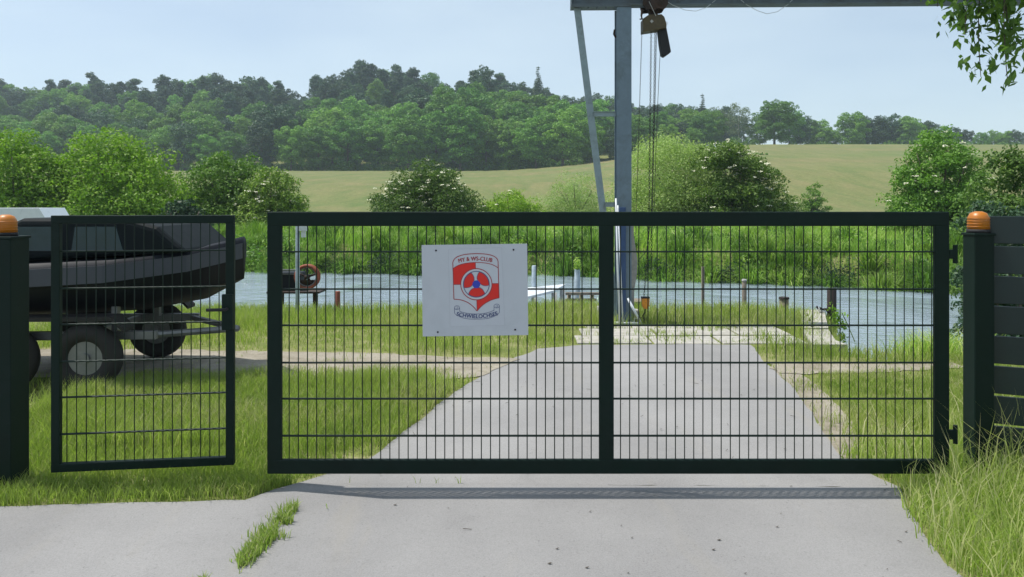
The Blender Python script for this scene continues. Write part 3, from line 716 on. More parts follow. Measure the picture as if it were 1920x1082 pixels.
def shrub(name, label, px0, px1, top, Yd, leafm, n, size, k=12, flowers=0, cat='shrub', group=None, base=None, shape='round', stems=7, rough=.35, aspect=.5, top_px=None, droop=0, up=.3):
    xc = gx((px0+px1)/2, Yd); w = (px1-px0)*Yd/F/2; z0 = hz(xc, Yd); H = CAMZ-(top-HOR)*Yd/F-z0
    t = thing(name, label, cat, (xc, Yd, z0), group=group)
    lobes = []
    for i in range(k):
        a = i*2.39996+rng.uniform(-.3, .3); q = math.sqrt((i+.5)/k); xx = math.cos(a)*q*w*.72; yy = math.sin(a)*q*w*.6
        hm = H*(1-.42*q*q)*rng.uniform(.85, 1.05)
        if top_px is not None: tx = gx(top_px, Yd)-xc; hm = H*(1-.55*min(1, abs(xx-tx)/(1.5*w))**1.3)*rng.uniform(.88, 1.03)
        r = min(w*rng.uniform(.26, .4), hm*.45)
        lobes.append((xx, yy, hm-r*.9, r, rng.uniform(.8, 1.1)))
        lobes.append((xx*1.12, yy*1.12, max(r*.7, (hm-r)*.5), r*1.2, 1.0)); lobes.append((xx*1.15, yy*1.15, r*.6, r*1.1, 1.0))
    b = MB()
    for i in range(stems):
        a = i*6.28/stems+random.uniform(-.3, .3); L = w*random.uniform(.3, .65); hh = H*random.uniform(.55, .8)
        b.tube([(math.cos(a)*.1, math.sin(a)*.1, -.15), (math.cos(a)*L*.4, math.sin(a)*L*.4, hh*.5), (math.cos(a)*L, math.sin(a)*L, hh)], [.05, .035, .012], 6)
    b.build('trunk', M['bark'], t, True)
    ex = None
    if flowers:
        c, nn, q_ = [], [], []
        for i in range(flowers):
            lx, ly, lz, lr, sq = lobes[3*rng.integers(k) + (rng.random() < .35)]
            d = unit(rng.normal(size=3)+np.array([0, -.7, .3])); p = np.array([lx, ly, lz])+d*lr*1.12*np.array([1, 1, sq])
            m_ = 12; o = rng.normal(size=(m_, 3))*np.array([.055, .055, .018])*rng.uniform(.7, 1.3)*(Yd/40)**.5; c.append(p+o); nn.append(unit(np.tile([0, -.35, 1.], (m_, 1))+rng.normal(size=(m_, 3))*.25)); q_.append(np.full(m_, .035))
        ex = (np.concatenate(c), np.concatenate(nn), np.concatenate(q_))
    link('crown', crown('crown', lobes, int(n*1.8), size*.85, leafm, aspect=aspect, rough=rough, droop=droop, up=up, extra=ex), [leafm, M['flower']] if flowers else leafm, t)
    return t
G = 'shrubs along the far river bank'
shrub('elder_shrub', 'rounded elder with cream flower heads above and left of the club sign', 700, 904, 300, 38, M['elderleaf'], 30000, .075, 22, 170, group=G, rough=.5)
shrub('low_shrub', 'low bright green bush with a few white flowers right of the rounded elder', 884, 1030, 352, 39, M['limeleaf'], 12000, .06, 10, 22, group=G)
shrub('tamarisk_shrub', 'thin feathery grey green bush left of the gantry brace', 1010, 1150, 318, 41, M['willowleaf'], 13000, .055, 18, 0, group=G, rough=.8, stems=7, aspect=.3)
shrub('willow_shrub', 'big grey green willow shrub behind the gantry chains', 1150, 1392, 258, 37, M['willowleaf'], 46000, .07, 34, 0, group=G, rough=.8, stems=5, aspect=.33, top_px=1255)
shrub('elder_shrub', 'tall elder with cream flowers to the right of the willow shrub', 1290, 1470, 266, 35, M['elderleaf'], 30000, .075, 22, 150, group=G, rough=.5, top_px=1350)
shrub('small_bush', 'small dark round bush alone in front of the grain field', 1498, 1556, 343, 62, M['oakleaf'], 3200, .09, 7, 0, group=G)
shrub('young_shrub', 'pale low bush just right of the flowering elder', 1440, 1520, 362, 44, M['willowleaf'], 3000, .06, 7, 4, group=G)
shrub('dark_elder', 'large dark elder above the right end of the gate', 1664, 1860, 236, 26, M['oakleaf'], 30000, .065, 24, 60, group=G, rough=.45)
shrub('field_bush', 'tiny bush in the field below the lone oak', 1406, 1428, 289, 165, M['oakleaf'], 500, .25, 4, 0, group='tiny bushes in the field')
shrub('field_bush', 'wider tiny bush in the field, right of its small neighbour', 1422, 1446, 288, 160, M['oakleaf'], 700, .25, 5, 0, group='tiny bushes in the field')
shrub('lime_willow', 'bright yellow green willow bush above the left lamp post', -90, 150, 232, 27, M['limeleaf'], 20000, .08, 20, group='bushes at the far left')
shrub('lime_willow', 'broad bright green willow bush above the covered boat', 80, 345, 236, 28, M['limeleaf'], 24000, .08, 24, group='bushes at the far left')
shrub('green_bush', 'mid green bush with a dark foot above the pedestrian gate end', 315, 520, 276, 31, M['oakleaf'], 18000, .08, 20, group='bushes at the far left')
shrub('dark_elder', 'dark elder at the left end of the gate top rail', 430, 582, 312, 30, M['elderleaf'], 17000, .065, 18, 40, group='bushes at the far left')
shrub('shade_bush', 'very dark low bush standing in for the shaded willow foot behind the covered boat', 275, 400, 355, 24, M['darkleaf'], 7000, .07, 10, group='bushes at the far left')  # dark leaf colour stands in for shade beneath the willows
shrub('yellow_bush', 'yellow green bush behind the right lamp post', 1790, 2020, 236, 13.5, M['elderleaf'], 22000, .045, 20, group='bushes at the right')
shrub('dark_bush', 'dark bush behind the green slatted fence at the right', 1772, 1990, 350, 10.5, M['darkleaf'], 11000, .04, 13, group='bushes at the right')
# reeds leaning over the water at the right end of the gate
def tuft(px, Yd, n, h, spread, name, label, lo=.85, w=.008):
    x = gx(px, Yd)+rng.normal(0, spread, n); y = Yd+rng.normal(0, spread*.6, n)
    o = blades(name, x, y, height(x, y)-.02, h*(.6+.5*rng.random(n)), w+0*x, np.where(rng.random(n) < .3, rng.uniform(lo, 1, n), rng.uniform(.1, .6, n)), M['grass'], label, lean=1.0, cat='reeds')
tuft(1745, 7.7, 700, .38, .22, 'reed_clump', 'clump of reeds leaning over the water at the right gate end')

# overhanging tree at the top right, trunk outside the frame
def overhang():
    t = thing('overhanging_tree', 'tree whose drooping leafy branches hang into the top right corner', 'tree', (4.3, 4.3, 0))
    b = MB()
    b.tube([(0, 0, -.2), (.05, .1, 1.5), (-.1, .1, 3.0), (-.3, .2, 4.2), (-.3, .2, 5.2)], [.19, .15, .13, .10, .05], 10)
    tips = []
    for i, (x, y, z) in enumerate(((-1.05, .3, 3.95), (-1.25, .0, 3.7), (-.9, -.3, 3.8), (-1.45, .5, 4.1), (-.6, .5, 3.7), (-.7, 0, 4.4), (.8, .3, 4.6), (.5, -.7, 4.3), (.3, .9, 4.5))):
        b.tube([(-.15, .12, 2.7+.12*i), (x*.5, y*.5, z*.9+.25), (x, y, z)], [.05, .03, .014], 6); tips.append((x, y, z))
    C_, N_, S_ = [], [], []
    # drooping twigs (x offset from trunk, y, bottom z)
    tw = [(-1.62, .05, 2.42), (-1.5, .12, 2.18), (-1.42, 0, 2.30), (-1.34, .15, 2.52), (-1.7, .2, 2.62), (-1.2, .1, 2.66), (-1.05, .0, 2.45), (-1.0, .12, 2.25), (-.93, .05, 2.05), (-.88, .1, 1.98), (-1.15, -.1, 2.7), (-.82, 0, 2.2), (-1.55, -.1, 2.6), (-1.9, 0, 2.72), (-.8, .15, 1.72), (-.84, .02, 1.9), (-1.3, .2, 2.6), (-.76, -.05, 1.75), (-1.6, .2, 2.5), (-1.46, -.05, 2.1), (-1.25, .1, 2.75), (-.96, .2, 2.1), (-.72, .1, 2.3), (-.9, -.1, 2.5)]
    for (x, y, z) in tw:
        z += .13
        tx, ty, tz = min(tips, key=lambda q: abs(q[0]-x)+abs(q[1]-y)); L = []
        for q in range(9):
            s = q/8; L.append((tx+(x-tx)*min(1, s*1.6)+.02*math.sin(7*s+x*9), ty+(y-ty)*min(1, s*1.6), tz+(z-tz)*s**1.1))
        b.tube(L, [.01, .008, .007, .006, .005, .004, .0035, .003, .002], 5)
        P = np.array(L); n = 260; k = rng.random(n)**.7*8; i0 = np.minimum(k.astype(int), 7); p = P[i0]*(1-(k-i0))[:, None]+P[i0+1]*(k-i0)[:, None]
        C_.append(p+rng.normal(size=(n, 3))*np.array([.05, .05, .035])); N_.append(unit(rng.normal(size=(n, 3)))); S_.append(rng.uniform(.024, .042, n))
    lobes = [(0, .1, 4.9, 1.0, .7), (.7, .3, 4.6, .8, .7), (-.7, .3, 4.5, .8, .6), (.3, -.5, 4.5, .8, .6), (.3, .9, 4.6, .8, .6)]
    b.build('trunk', M['bark'], t, True)
    c = np.concatenate(C_)
    link('drooping_twigs', leaf_mesh('twigs', c, np.concatenate(N_), np.concatenate(S_), rng.random(len(c))*.6, .42, droop=1.0), M['elderleaf'], t)
    link('crown', crown('crown', lobes, 9000, .04, M['elderleaf']), M['elderleaf'], t)
overhang()

# ---------------------------------------------------------------- the driveway gate
GY = 4.03
def bar_frame(b, x0, x1, z0, z1, y0, y1, t, mid=None, bev=.006):
    b.box((x0, y0, z1-t), (x1, y1, z1), bev=bev); b.box((x0, y0, z0), (x1, y1, z0+t), bev=bev)
    b.box((x0, y0+.001, z0+t-.003), (x0+t, y1-.001, z1-t+.003), bev=.004); b.box((x1-t, y0+.001, z0+t-.003), (x1, y1-.001, z1-t+.003), bev=.004)
    if mid: b.box((mid[0], y0+.001, z0+t-.003), (mid[1], y1-.001, z1-t+.003), bev=.004)
def mesh_panel(name, x0, x1, z0, z1, y, zrows, parent, xstart=None, pitch=.05, T=None, cats=True):
    b = MB()
    x = xstart if xstart is not None else x0+pitch*.7
    while x < x1-.004:
        b.tube([(x, y, z0), (x, y, z1)], .0029, 6, cap=False); x += pitch
    for z in zrows:
        for dy in (-.0068, .0068): b.tube([(x0, y+dy, z), (x1, y+dy, z)], .0041, 6, cap=False)
    return b.build(name, M['wire'], parent, True, T)
g = thing('driveway_gate', 'wide dark green driveway gate with wire mesh in two bays', 'gate', (0, GY, 0))
xl, xr = gx(502, GY), gx(1778, GY); zt = CAMZ-(397-HOR)*GY/F; zb = CAMZ-(887.5-HOR)*GY/F
fr = MB(); bar_frame(fr, xl, xr, zb, zt, -.014, .014, .078, (gx(1123, GY), gx(1150.5, GY)))
fr.build('frame', M['gate'], g)
rows = [CAMZ-(p-HOR)*GY/F for p in (472, 542, 610, 680, 747.5, 817)]
zi, zo = zb+.07, zt-.07
p17 = 17.16*GY/F
mesh_panel('mesh_panel', xl+.07, gx(1125, GY), zi, zo, 0, rows, g, xstart=gx(1108.5-17.16*33, GY), pitch=p17)
mesh_panel('mesh_panel', gx(1149, GY), xr-.07, zi, zo, 0, rows, g, xstart=gx(1163.5, GY), pitch=p17)
for z in (.3, 1.28):
    hg = MB(); hg.box((xr+.0005, -.012, z-.025), (xr+.04, .012, z+.025), bev=.003); hg.tube([(xr+.038, 0, z-.05), (xr+.038, 0, z+.05)], .012, 10); hg.build('hinge', M['gate'], g)
for (px0, px1, top, lab, ll) in ((-16, 38, 446, 'thick dark green post at the left frame edge carrying an orange lamp', 'orange warning lamp on top of the left frame edge post'),
                                 (1816, 1853, 440, 'dark green post right of the driveway gate carrying an orange lamp', 'orange warning lamp on the post right of the driveway gate')):
    Yd = GY+.05; x0, x1 = gx(px0, Yd), gx(px1, Yd); xc = (x0+x1)/2; w = (x1-x0)/2; zt_ = CAMZ-(top-HOR)*Yd/F
    t = thing('gate_post', lab, 'gate post', (xc, Yd, 0), group='dark posts with orange warning lamps')
    b = MB(); b.box((-w, -w, -.1), (w, w, zt_), bev=.006); b.build('post', M['gate'], t)
    b = MB(); b.box((-w-.006, -w-.006, zt_-.004), (w+.006, w+.006, zt_+.01), bev=.003); b.build('post_cap', M['gate'], t)
    b = MB(); r = .058
    b.tube([(0, 0, zt_+.01), (0, 0, zt_+.03)], r, 20, 1); b.tube([(0, 0, zt_+.03), (0, 0, zt_+.095), (0, 0, zt_+.118), (0, 0, zt_+.128)], [r*.95, r*.9, r*.7, r*.3], 20, 0)
    
    for zz in (.045, .06, .075, .09): b.torus((0, 0, zt_+zz), r*.93, .0022, 'z', 24, 5, 0)
    lm = thing('warning_lamp', ll, 'lamp', (xc, Yd, 0), group='orange warning lamps on the gate posts')
    o = b.build('lens', [M['lamp'], M['black']], lm, True)
# pedestrian gate, left, standing slightly open
pa = Vector((gx(98, 4.05), 4.05, 0)); pb = Vector((gx(440, 4.17), 4.17, 0)); ang = math.atan2(pb.y-pa.y, pb.x-pa.x); Lg = (pb-pa).length
pg = thing('pedestrian_gate', 'narrow dark green mesh gate leaf left of the driveway gate', 'gate', pa, ang)
b = MB(); bar_frame(b, 0, Lg, .09, 1.49, -.02, .02, .045, None, .004); b.build('frame', M['gate'], pg)
mesh_panel('mesh_panel', .04, Lg-.04, .13, 1.45, 0, rows, pg)
b = MB(); b.box((Lg-.06, -.045, .85), (Lg+.0, -.0215, 1.05), bev=.004); b.build('lock_box', M['gate'], pg)
b = MB(); b.tube([(Lg-.03, -.045, .97), (Lg-.03, -.085, .97), (Lg-.13, -.085, .97)], .009, 8); b.build('handle', M['black'], pg, True)
# slatted fence right
sf = thing('slat_fence', 'dark green fence of horizontal slats running off the right frame edge', 'fence', (gx(1858, GY+.05), GY+.07, 0), R(-24))
b = MB(); z = .18
for i in range(8):
    b.box((0, -.012, z), (2.1, .012, z+.150), bev=.003); z += .165
b.build('slat', M['panelgreen'], sf)
b = MB(); b.box((2.1, -.03, -.1), (2.16, .03, 1.5), bev=.004); b.build('post', M['gate'], sf)

# ---------------------------------------------------------------- the club sign
SY = GY-.022
sg = thing('club_sign', 'white square board with the red and white club crest, wired to the gate', 'sign', at(890.5, 544, SY)); sg.rotation_euler = (0, R(-.75), 0)
S = 198*SY/F/970.0
def Zp(zx, zy): return ((zx-641)*S, (559-zy)*S)
b = MB(); hw, hh = 485*S, 420*S; b.box((-hw, 0, -hh), (hw, .004, hh), bev=.0012); b.build('board', M['signwhite'], sg)
b = MB()
for (zx, zy) in ((288, 190), (1000, 193), (295, 940), (1006, 927)):
    x_, z_ = Zp(zx, zy); b = MB(); b.tube([(x_, -.0035, z_), (x_, .003, z_)], .0048, 12); b.build('screw', M['black'], sg, True)
EM = [M['sticker'], M['signred'], M['signmaroon'], M['signblue'], M['signnavy'], M['signgrey']]
em = MB()
def flat(pts, layer, mi):
    em.add([(*(lambda q: (q[0], -.0004*layer-.0003, q[1]))(Zp(*p)),) for p in pts], [tuple(range(len(pts)))], mi)
def stroke(pts, w, layer, mi, closed=False):
    P = [Vector(p) for p in pts]; n = len(P); L, Q = [], []
    for i in range(n):
        a = P[(i-1) % n] if (closed or i) else P[i]; c = P[(i+1) % n] if (closed or i < n-1) else P[i]
        d = (c-a); d = d.normalized() if d.length else Vector((1, 0)); nn = Vector((-d.y, d.x))*w/2; L.append(P[i]+nn); Q.append(P[i]-nn)
    for i in range(n if closed else n-1):
        j = (i+1) % n; flat([L[i], L[j], Q[j], Q[i]], layer, mi)
def arc(cx, cy, r, a0, a1, n=24, ry=None): return [(cx+r*math.cos(R(a0+(a1-a0)*i/n)), cy-(ry or r)*math.sin(R(a0+(a1-a0)*i/n))) for i in range(n+1)]
def bez(p0, p1, p2, n=12): return [tuple((1-t)**2*a+2*t*(1-t)*b_+t*t*c for a, b_, c in zip(p0, p1, p2)) for t in [i/n for i in range(n+1)]]
flat([(402, 183), (892, 172), (910, 885), (410, 888)], 0.4, 0)
stroke([(402, 183), (892, 172), (910, 885), (410, 888)], 2.5, 1, 5, True)
top = bez((441, 310), (445, 225), (650, 224), 16)+bez((650, 224), (858, 224), (857, 305), 16)[1:]
inn = bez((443, 360), (500, 305), (650, 305), 14)+bez((650, 305), (800, 305), (857, 360), 14)[1:]
botL = bez((447, 640), (580, 640), (658, 752), 14); botR = bez((658, 752), (730, 655), (862, 633), 14)
flat([(443, 505), (443, 360)]+inn[1:15]+[(652, 505)], 2, 1)
flat([(655, 503), (859, 501), (862, 633)]+botR[::-1][1:], 2, 1)
stroke([(443, 505), (652, 505)], 6, 2.5, 2); stroke([(655, 501), (859, 501)], 6, 2.5, 2); stroke([(648, 305), (652, 400)], 6, 2.5, 2); stroke([(656, 620), (659, 750)], 6, 2.5, 2)
stroke(inn, 6, 3, 2); stroke([(447, 640)]+[(441, 310)]+top[1:]+[(862, 633)], 7, 3, 2); stroke(botL, 7, 3, 2); stroke(botR, 7, 3, 2)
cx, cy = 655, 505
flat(arc(cx, cy, 147, 0, 360, 60)[:-1], 4, 2); flat(arc(cx, cy, 139, 0, 360, 60)[:-1], 5, 0)
flat(arc(cx, cy, 122, 0, 360, 60)[:-1], 6, 4); flat(arc(cx, cy, 115, 0, 360, 60)[:-1], 7, 0)
for k, off in enumerate((0, 119, 236)):
    def pol(r, a): return (cx+r*math.cos(R(a+off)), cy-r*math.sin(R(a+off)))
    A0, A1 = -5, 76
    e1 = bez(pol(34, 60), pol(62, 98), pol(116, A1), 10)   # leading edge
    rim = [pol(116, A1+(A0-A1)*i/14) for i in range(15)]
    e2 = bez(pol(116, A0), pol(72, -22), pol(34, 12), 10)
    flat(e1+rim[1:]+e2[1:], 8, 1); stroke(e1+rim[1:]+e2[1:], 4.5, 9, 4, True)
flat(arc(cx, cy, 36, 0, 360, 32)[:-1], 10, 3)
# banner
bot = bez((452, 770), (520, 832), (655, 825), 14)+bez((655, 825), (800, 832), (863, 768), 14)[1:]
tpb = bez((499, 752), (570, 778), (655, 778), 12)+bez((655, 778), (750, 778), (814, 745), 12)[1:]
stroke(bot, 3.5, 3, 4); stroke(tpb, 3.5, 3, 4)
stroke([(450, 718), (452, 770)], 3.5, 3, 4); stroke([(864, 706), (863, 768)], 3.5, 3, 4); stroke([(498, 718), (499, 755)], 3.5, 3, 4); stroke([(814, 708), (814, 748)], 3.5, 3, 4)
stroke(arc(474, 718, 24, 0, 360, 24, 18)[:-1], 3.5, 3, 4, True); stroke(arc(839, 707, 25, 0, 360, 24, 18)[:-1], 3.5, 3, 4, True)
stroke(arc(474, 720, 10, 200, 470, 12, 9), 3, 3, 4); stroke(arc(839, 709, 10, 200, 470, 12, 9), 3, 3, 4)
def text_arc(s, width, hgt, ccx, base_y, Rr, down, mi, layer):
    cu = bpy.data.curves.new('lettering', 'FONT'); cu.body = s; cu.align_x = 'CENTER'; cu.size = 1; cu.space_character = 1.05
    to = bpy.data.objects.new('lettering', cu); COL.objects.link(to)
    dg = bpy.context.evaluated_depsgraph_get(); me = bpy.data.meshes.new_from_object(to.evaluated_get(dg))
    vs = [v.co.copy() for v in me.vertices]; fs = [tuple(p.vertices) for p in me.polygons]
    bpy.data.objects.remove(to); bpy.data.curves.remove(cu)
    x0 = min(v.x for v in vs); x1 = max(v.x for v in vs); h1 = max(v.y for v in vs)
    k = width/(x1-x0); kh = hgt/h1; out = []
    for v in vs:
        x_ = (v.x-(x0+x1)/2)*k; y_ = v.y*kh; a = x_/Rr
        q = (ccx+(Rr+y_)*math.sin(a), base_y+Rr-(Rr+y_)*math.cos(a)) if not down else (ccx+(Rr-y_)*math.sin(a), base_y-Rr+(Rr-y_)*math.cos(a))
        x2, z2 = Zp(*q); out.append((x2, -.0004*layer-.0003, z2))
    em.add(out, fs, mi)
    for j, (ox, oz) in enumerate(((1.6, 0), (-1.6, 0), (0, 1.2))): em.add([(p[0]+ox*S, p[1]-.00008*(j+1), p[2]+oz*S) for p in out], fs, mi)   # bolder strokes; bpy.data.meshes.remove(me)
text_arc('MY & WS-CLUB', 305, 36, 649, 287, 640, False, 2, 3)
text_arc('SCHWIELOCHSEE', 388, 35, 659, 817, 690, True, 4, 4)
eo = em.build('crest', EM, sg)
me = eo.data
# ---------------------------------------------------------------- gantry crane
CY = 9.7
cr = thing('gantry_crane', 'grey blue steel gantry column with slanting brace and long top beam by the water', 'gantry crane', (gx(1168, CY), CY, 0))
cx0 = gx(1168, CY); zbm = CAMZ-(16.5-HOR)*CY/F
b = MB(); hwc = .097
b.box((-hwc, -.10, 0.02), (hwc, -.085, zbm-.002), bev=.002); b.box((-hwc, .085, .02), (hwc, .10, zbm-.002), bev=.002); b.box((-.006, -.086, .02), (.006, .086, zbm-.002))
b.box((-hwc-.001, -.084, 1.5), (-hwc+.004, .084, 1.504)); b.build('column', M['crane'], cr)
b = MB(); b.box((-.2, -.2, -.05), (.2, .2, .022), bev=.004)
b.build('base_plate', M['polewhite'], cr)
for (sx, sy) in ((-.15, -.15), (.15, -.15), (-.15, .15), (.15, .15)):
    b = MB(); b.tube([(sx, sy, .02), (sx, sy, .06)], .014, 6); b.build('bolt', M['rustdark'], cr)
# brace : L-section
tx = gx(1082, CY)-cx0; bx = gx(1160, CY)-cx0
def slab(b, p0, p1, wx, wy, ox=0, oy=0):
    v = []
    for p in (p0, p1):
        for (a, c) in ((-wx, -wy), (wx, -wy), (wx, wy), (-wx, wy)): v.append((p[0]+a+ox, p[1]+c+oy, p[2]))
    b.add(v, [(0, 3, 2, 1), (4, 5, 6, 7), (0, 1, 5, 4), (1, 2, 6, 5), (2, 3, 7, 6), (3, 0, 4, 7)])
b = MB(); slab(b, (bx-.03, -.03, .02), (tx, -.03, zbm-.003), .045, .004); slab(b, (bx+.011, .0, .02), (tx+.041, .0, zbm-.003), .004, .026)
b.build('brace', M['cranelight'], cr)
for zz in (CAMZ-(215-HOR)*CY/F, CAMZ-(384-HOR)*CY/F):
    t_ = (zz-.02)/(zbm-.02); xx = (bx-.03)+(tx-bx+.03)*t_
    b = MB(); b.box((xx+.04, -.06, zz-.028), (-hwc-.002, -.02, zz+.028), bev=.003); b.box((xx+.03, -.075, zz+.028), (-hwc-.004, .0, zz+.034)); b.build('connector', M['cranelight'], cr)
# beam
bm_ = MB(); x0b = gx(1070, CY)-cx0; x1b = 7.6; sl = -.024
def bt(x, y, z): return (x, y+(x-x0b)*sl, z)
def bbox(b, x0, x1, y0, y1, z0, z1):
    v = [bt(x, y, z) for z in (z0, z1) for (x, y) in ((x0, y0), (x1, y0), (x1, y1), (x0, y1))]
    b.add(v, [(0, 3, 2, 1), (4, 5, 6, 7), (0, 1, 5, 4), (1, 2, 6, 5), (2, 3, 7, 6), (3, 0, 4, 7)])
bbox(bm_, x0b+.004, x1b, -.09, .09, zbm+.026, zbm+.042); bbox(bm_, x0b+.004, x1b, -.005, .005, zbm+.0425, zbm+.31); bbox(bm_, x0b+.004, x1b, -.09, .09, zbm+.3105, zbm+.326)
bbox(bm_, x0b, x0b+.012, -.095, .095, zbm+.02, zbm+.33)
bm_.build('beam', M['beam'], cr)
b = MB(); bbox(b, x0b, gx(1181, CY)-cx0, -.095, .095, zbm, zbm+.0255); b.build('head_plate', M['beam'], cr)
for i in range(5):
    x_ = gx(1085+i*16.6, CY)-cx0; b = MB(); b.tube([bt(x_, -.075, zbm-.022), bt(x_, -.075, zbm)], .011, 6); b.build('bolt', M['beam'], cr)
b = MB(); b.box((6.9, -.30, 0), (7.1, -.06, zbm+.024), bev=.003); b.build('column', M['crane'], cr)
b = MB(); b.tube([(-hwc-.004, -.05, CAMZ-(72-HOR)*CY/F), (-hwc-.03, -.07, CAMZ-(66-HOR)*CY/F), (-hwc-.02, -.07, CAMZ-(58-HOR)*CY/F)], .014, 6); b.build('cleat', M['rustdark'], cr)
# loops of pale cable under the beam
for k, (pts) in enumerate(([(1246, 0), (1262, 10), (1285, 19), (1305, 21), (1325, 14), (1342, 0)], [(1386, -3), (1400, 9), (1420, 20), (1438, 26), (1458, 22), (1478, 8), (1488, -3)])):
    b = MB(); b.tube([Vector(at(p, q, CY-.13))-Vector((cx0, CY, 0)) for p, q in pts], .0035, 5); b.build('cable_loop', M['wirewhite'], cr, True)
# trolley + hoist
HY = CY-.03
ho = thing('chain_hoist', 'rusty brown chain hoist with a black chain bag hanging from the gantry beam', 'chain hoist', (gx(1222, HY), HY, 0))
hx = gx(1222, HY)
def hp(px, py, dy=0): q = at(px, py, HY+dy); return (q.x-hx, dy, q.z)
def hpoly(pts): return [(hp(*p)[0], hp(*p)[2]) for p in pts]
b = MB()
b.prism(hpoly([(1203, -25), (1246, -25), (1249, 12), (1244, 20), (1239, 22), (1233, 20), (1218, 21), (1208, 22), (1203, 14)]), 'y', -.125, -.105)
b.prism(hpoly([(1203, -25), (1246, -25), (1249, 12), (1244, 20), (1239, 22), (1233, 20), (1218, 21), (1208, 22), (1203, 14)]), 'y', .095, .115)
b.tube([hp(1225, 15, -.13), hp(1225, 15, .13)], .035, 10)
for px in (1209, 1238):
    for py in (5,): b.tube([hp(px, py, -.15), hp(px, py, -.10)], .03, 12)
b.prism(hpoly([(1214, 14), (1240, 14), (1233, 26), (1231, 31), (1219, 31), (1217, 25)]), 'y', -.05, .05)
b.build('trolley', M['rustdark'], ho)
b = MB(); b.prism(hpoly([(1203.5, 38), (1214, 31), (1238, 30), (1243, 35), (1247, 48), (1247, 56), (1203.5, 62.5)]), 'y', -.10, .10)
hb = b.build('housing', M['hoist'], ho); bv = hb.modifiers.new('bevel', 'BEVEL'); bv.width = .008; bv.segments = 2
b = MB(); q = hp(1222, 40, -.102)
b.prism([(q[0]+math.cos(a*math.pi/8)*.026*(1 if a % 4 == 0 else .62), q[2]+math.sin(a*math.pi/8)*.026*(1 if a % 4 == 0 else .62)) for a in range(16)], 'y', -.106, -.1005)
b.build('badge', M['woodpale'], ho)
b = MB(); b.prism(hpoly([(1233, 58), (1248, 52), (1257, 99), (1244, 108), (1239, 104), (1236, 85)]), 'y', -.06, .06); o = b.build('chain_bag', M['black'], ho); bv = o.modifiers.new('bevel', 'BEVEL'); bv.width = .014; bv.segments = 3
b = MB(); b.tube([hp(1204.5, 18, -.12), hp(1202.5, 30, -.12), hp(1204, 36, -.12)], [.02, .012, .008], 6); b.tube([hp(1199.5, 36, -.12), hp(1205.5, 35.5, -.12)], .009, 6); b.build('guide_arm', M['rustdark'], ho)
b = MB(); b.tube([hp(1217, 3, -.135), hp(1230, 30, -.12)], .003, 5); b.tube([hp(1246, 40, -.02), hp(1251, 42, -.02), hp(1251, 46, -.02), hp(1246, 48, -.02)], .004, 5); b.build('cable', M['wirewhite'], ho)
def chain(b, pts, L=.034, w=.011, r=.0032):
    P = [Vector(p) for p in pts]; acc = 0; k = 0
    for p, q in zip(P[:-1], P[1:]):
        d = (q-p); n = max(1, int(d.length/(L*.78))); dn = d.normalized()
        for i in range(n):
            c = p+d*(i+.5)/n; side = Vector((1, 0, 0)) if k % 2 else Vector((0, 1, 0)); side = (side-dn*side.dot(dn)).normalized(); k += 1
            ring = [c+dn*(L/2*math.cos(a))+side*(w*math.sin(a)) for a in [2*math.pi*j/8 for j in range(8)]]
            v = []; f = []
            for j in range(8):
                t_ = (ring[(j+1) % 8]-ring[j-1]).normalized(); u_ = (ring[j]-c).normalized(); w_ = t_.cross(u_).normalized()
                for m in range(4): a = math.pi/2*m; v.append(ring[j]+(u_*math.cos(a)+w_*math.sin(a))*r)
            for j in range(8):
                for m in range(4): f.append((j*4+m, j*4+(m+1) % 4, ((j+1) % 8)*4+(m+1) % 4, ((j+1) % 8)*4+m))
            b.add(v, f)
b = MB(); chain(b, [hp(1221, 58, -.02), hp(1216.5, 430, -.02), hp(1212, 500, -.02), hp(1207.5, 556, -.02)]); b.build('load_chain', M['chain'], ho, True)
b = MB(); chain(b, [hp(1228.5, 58, .03), hp(1222, 430, .03), hp(1221, 520, .03)]); b.build('hand_chain', M['chain'], ho, True)
b = MB(); chain(b, [hp(1203.5, 60, -.03), hp(1193, 397, -.03), hp(1192, 440, -.03)], .022, .006, .002); b.build('hand_chain', M['chain'], ho, True)
b = MB(); b.tube([hp(1231, 60, .05), hp(1228, 200, .05), hp(1222, 397, .05), hp(1213, 470, .05), hp(1197, 488, .05)], .004, 5); b.tube([hp(1237.5, 104, 0), hp(1232, 220, 0), hp(1226, 397, 0), hp(1218, 460, 0)], .0035, 5); b.build('pull_cord', M['chain'], ho)
b = MB(); b.prism(hpoly([(1203, 559), (1217, 559), (1216.5, 573), (1213, 578.5), (1207, 578.5), (1203.5, 573)]), 'y', -.035, .035, 0); b.prism(hpoly([(1202.5, 556.5), (1217.5, 556.5), (1217.5, 559.2), (1202.5, 559.2)]), 'y', -.038, .038, 1)
b.build('hook_block', [M['orange'], M['black']], ho)
b = MB(); b.tube([hp(1210, 578, 0), hp(1209, 586, 0), hp(1205.5, 592, 0), hp(1207, 598, 0), hp(1213, 598, 0), hp(1215, 593, 0)], [.009, .009, .011, .013, .011, .006], 8); b.build('hook', M['chain'], ho, True)
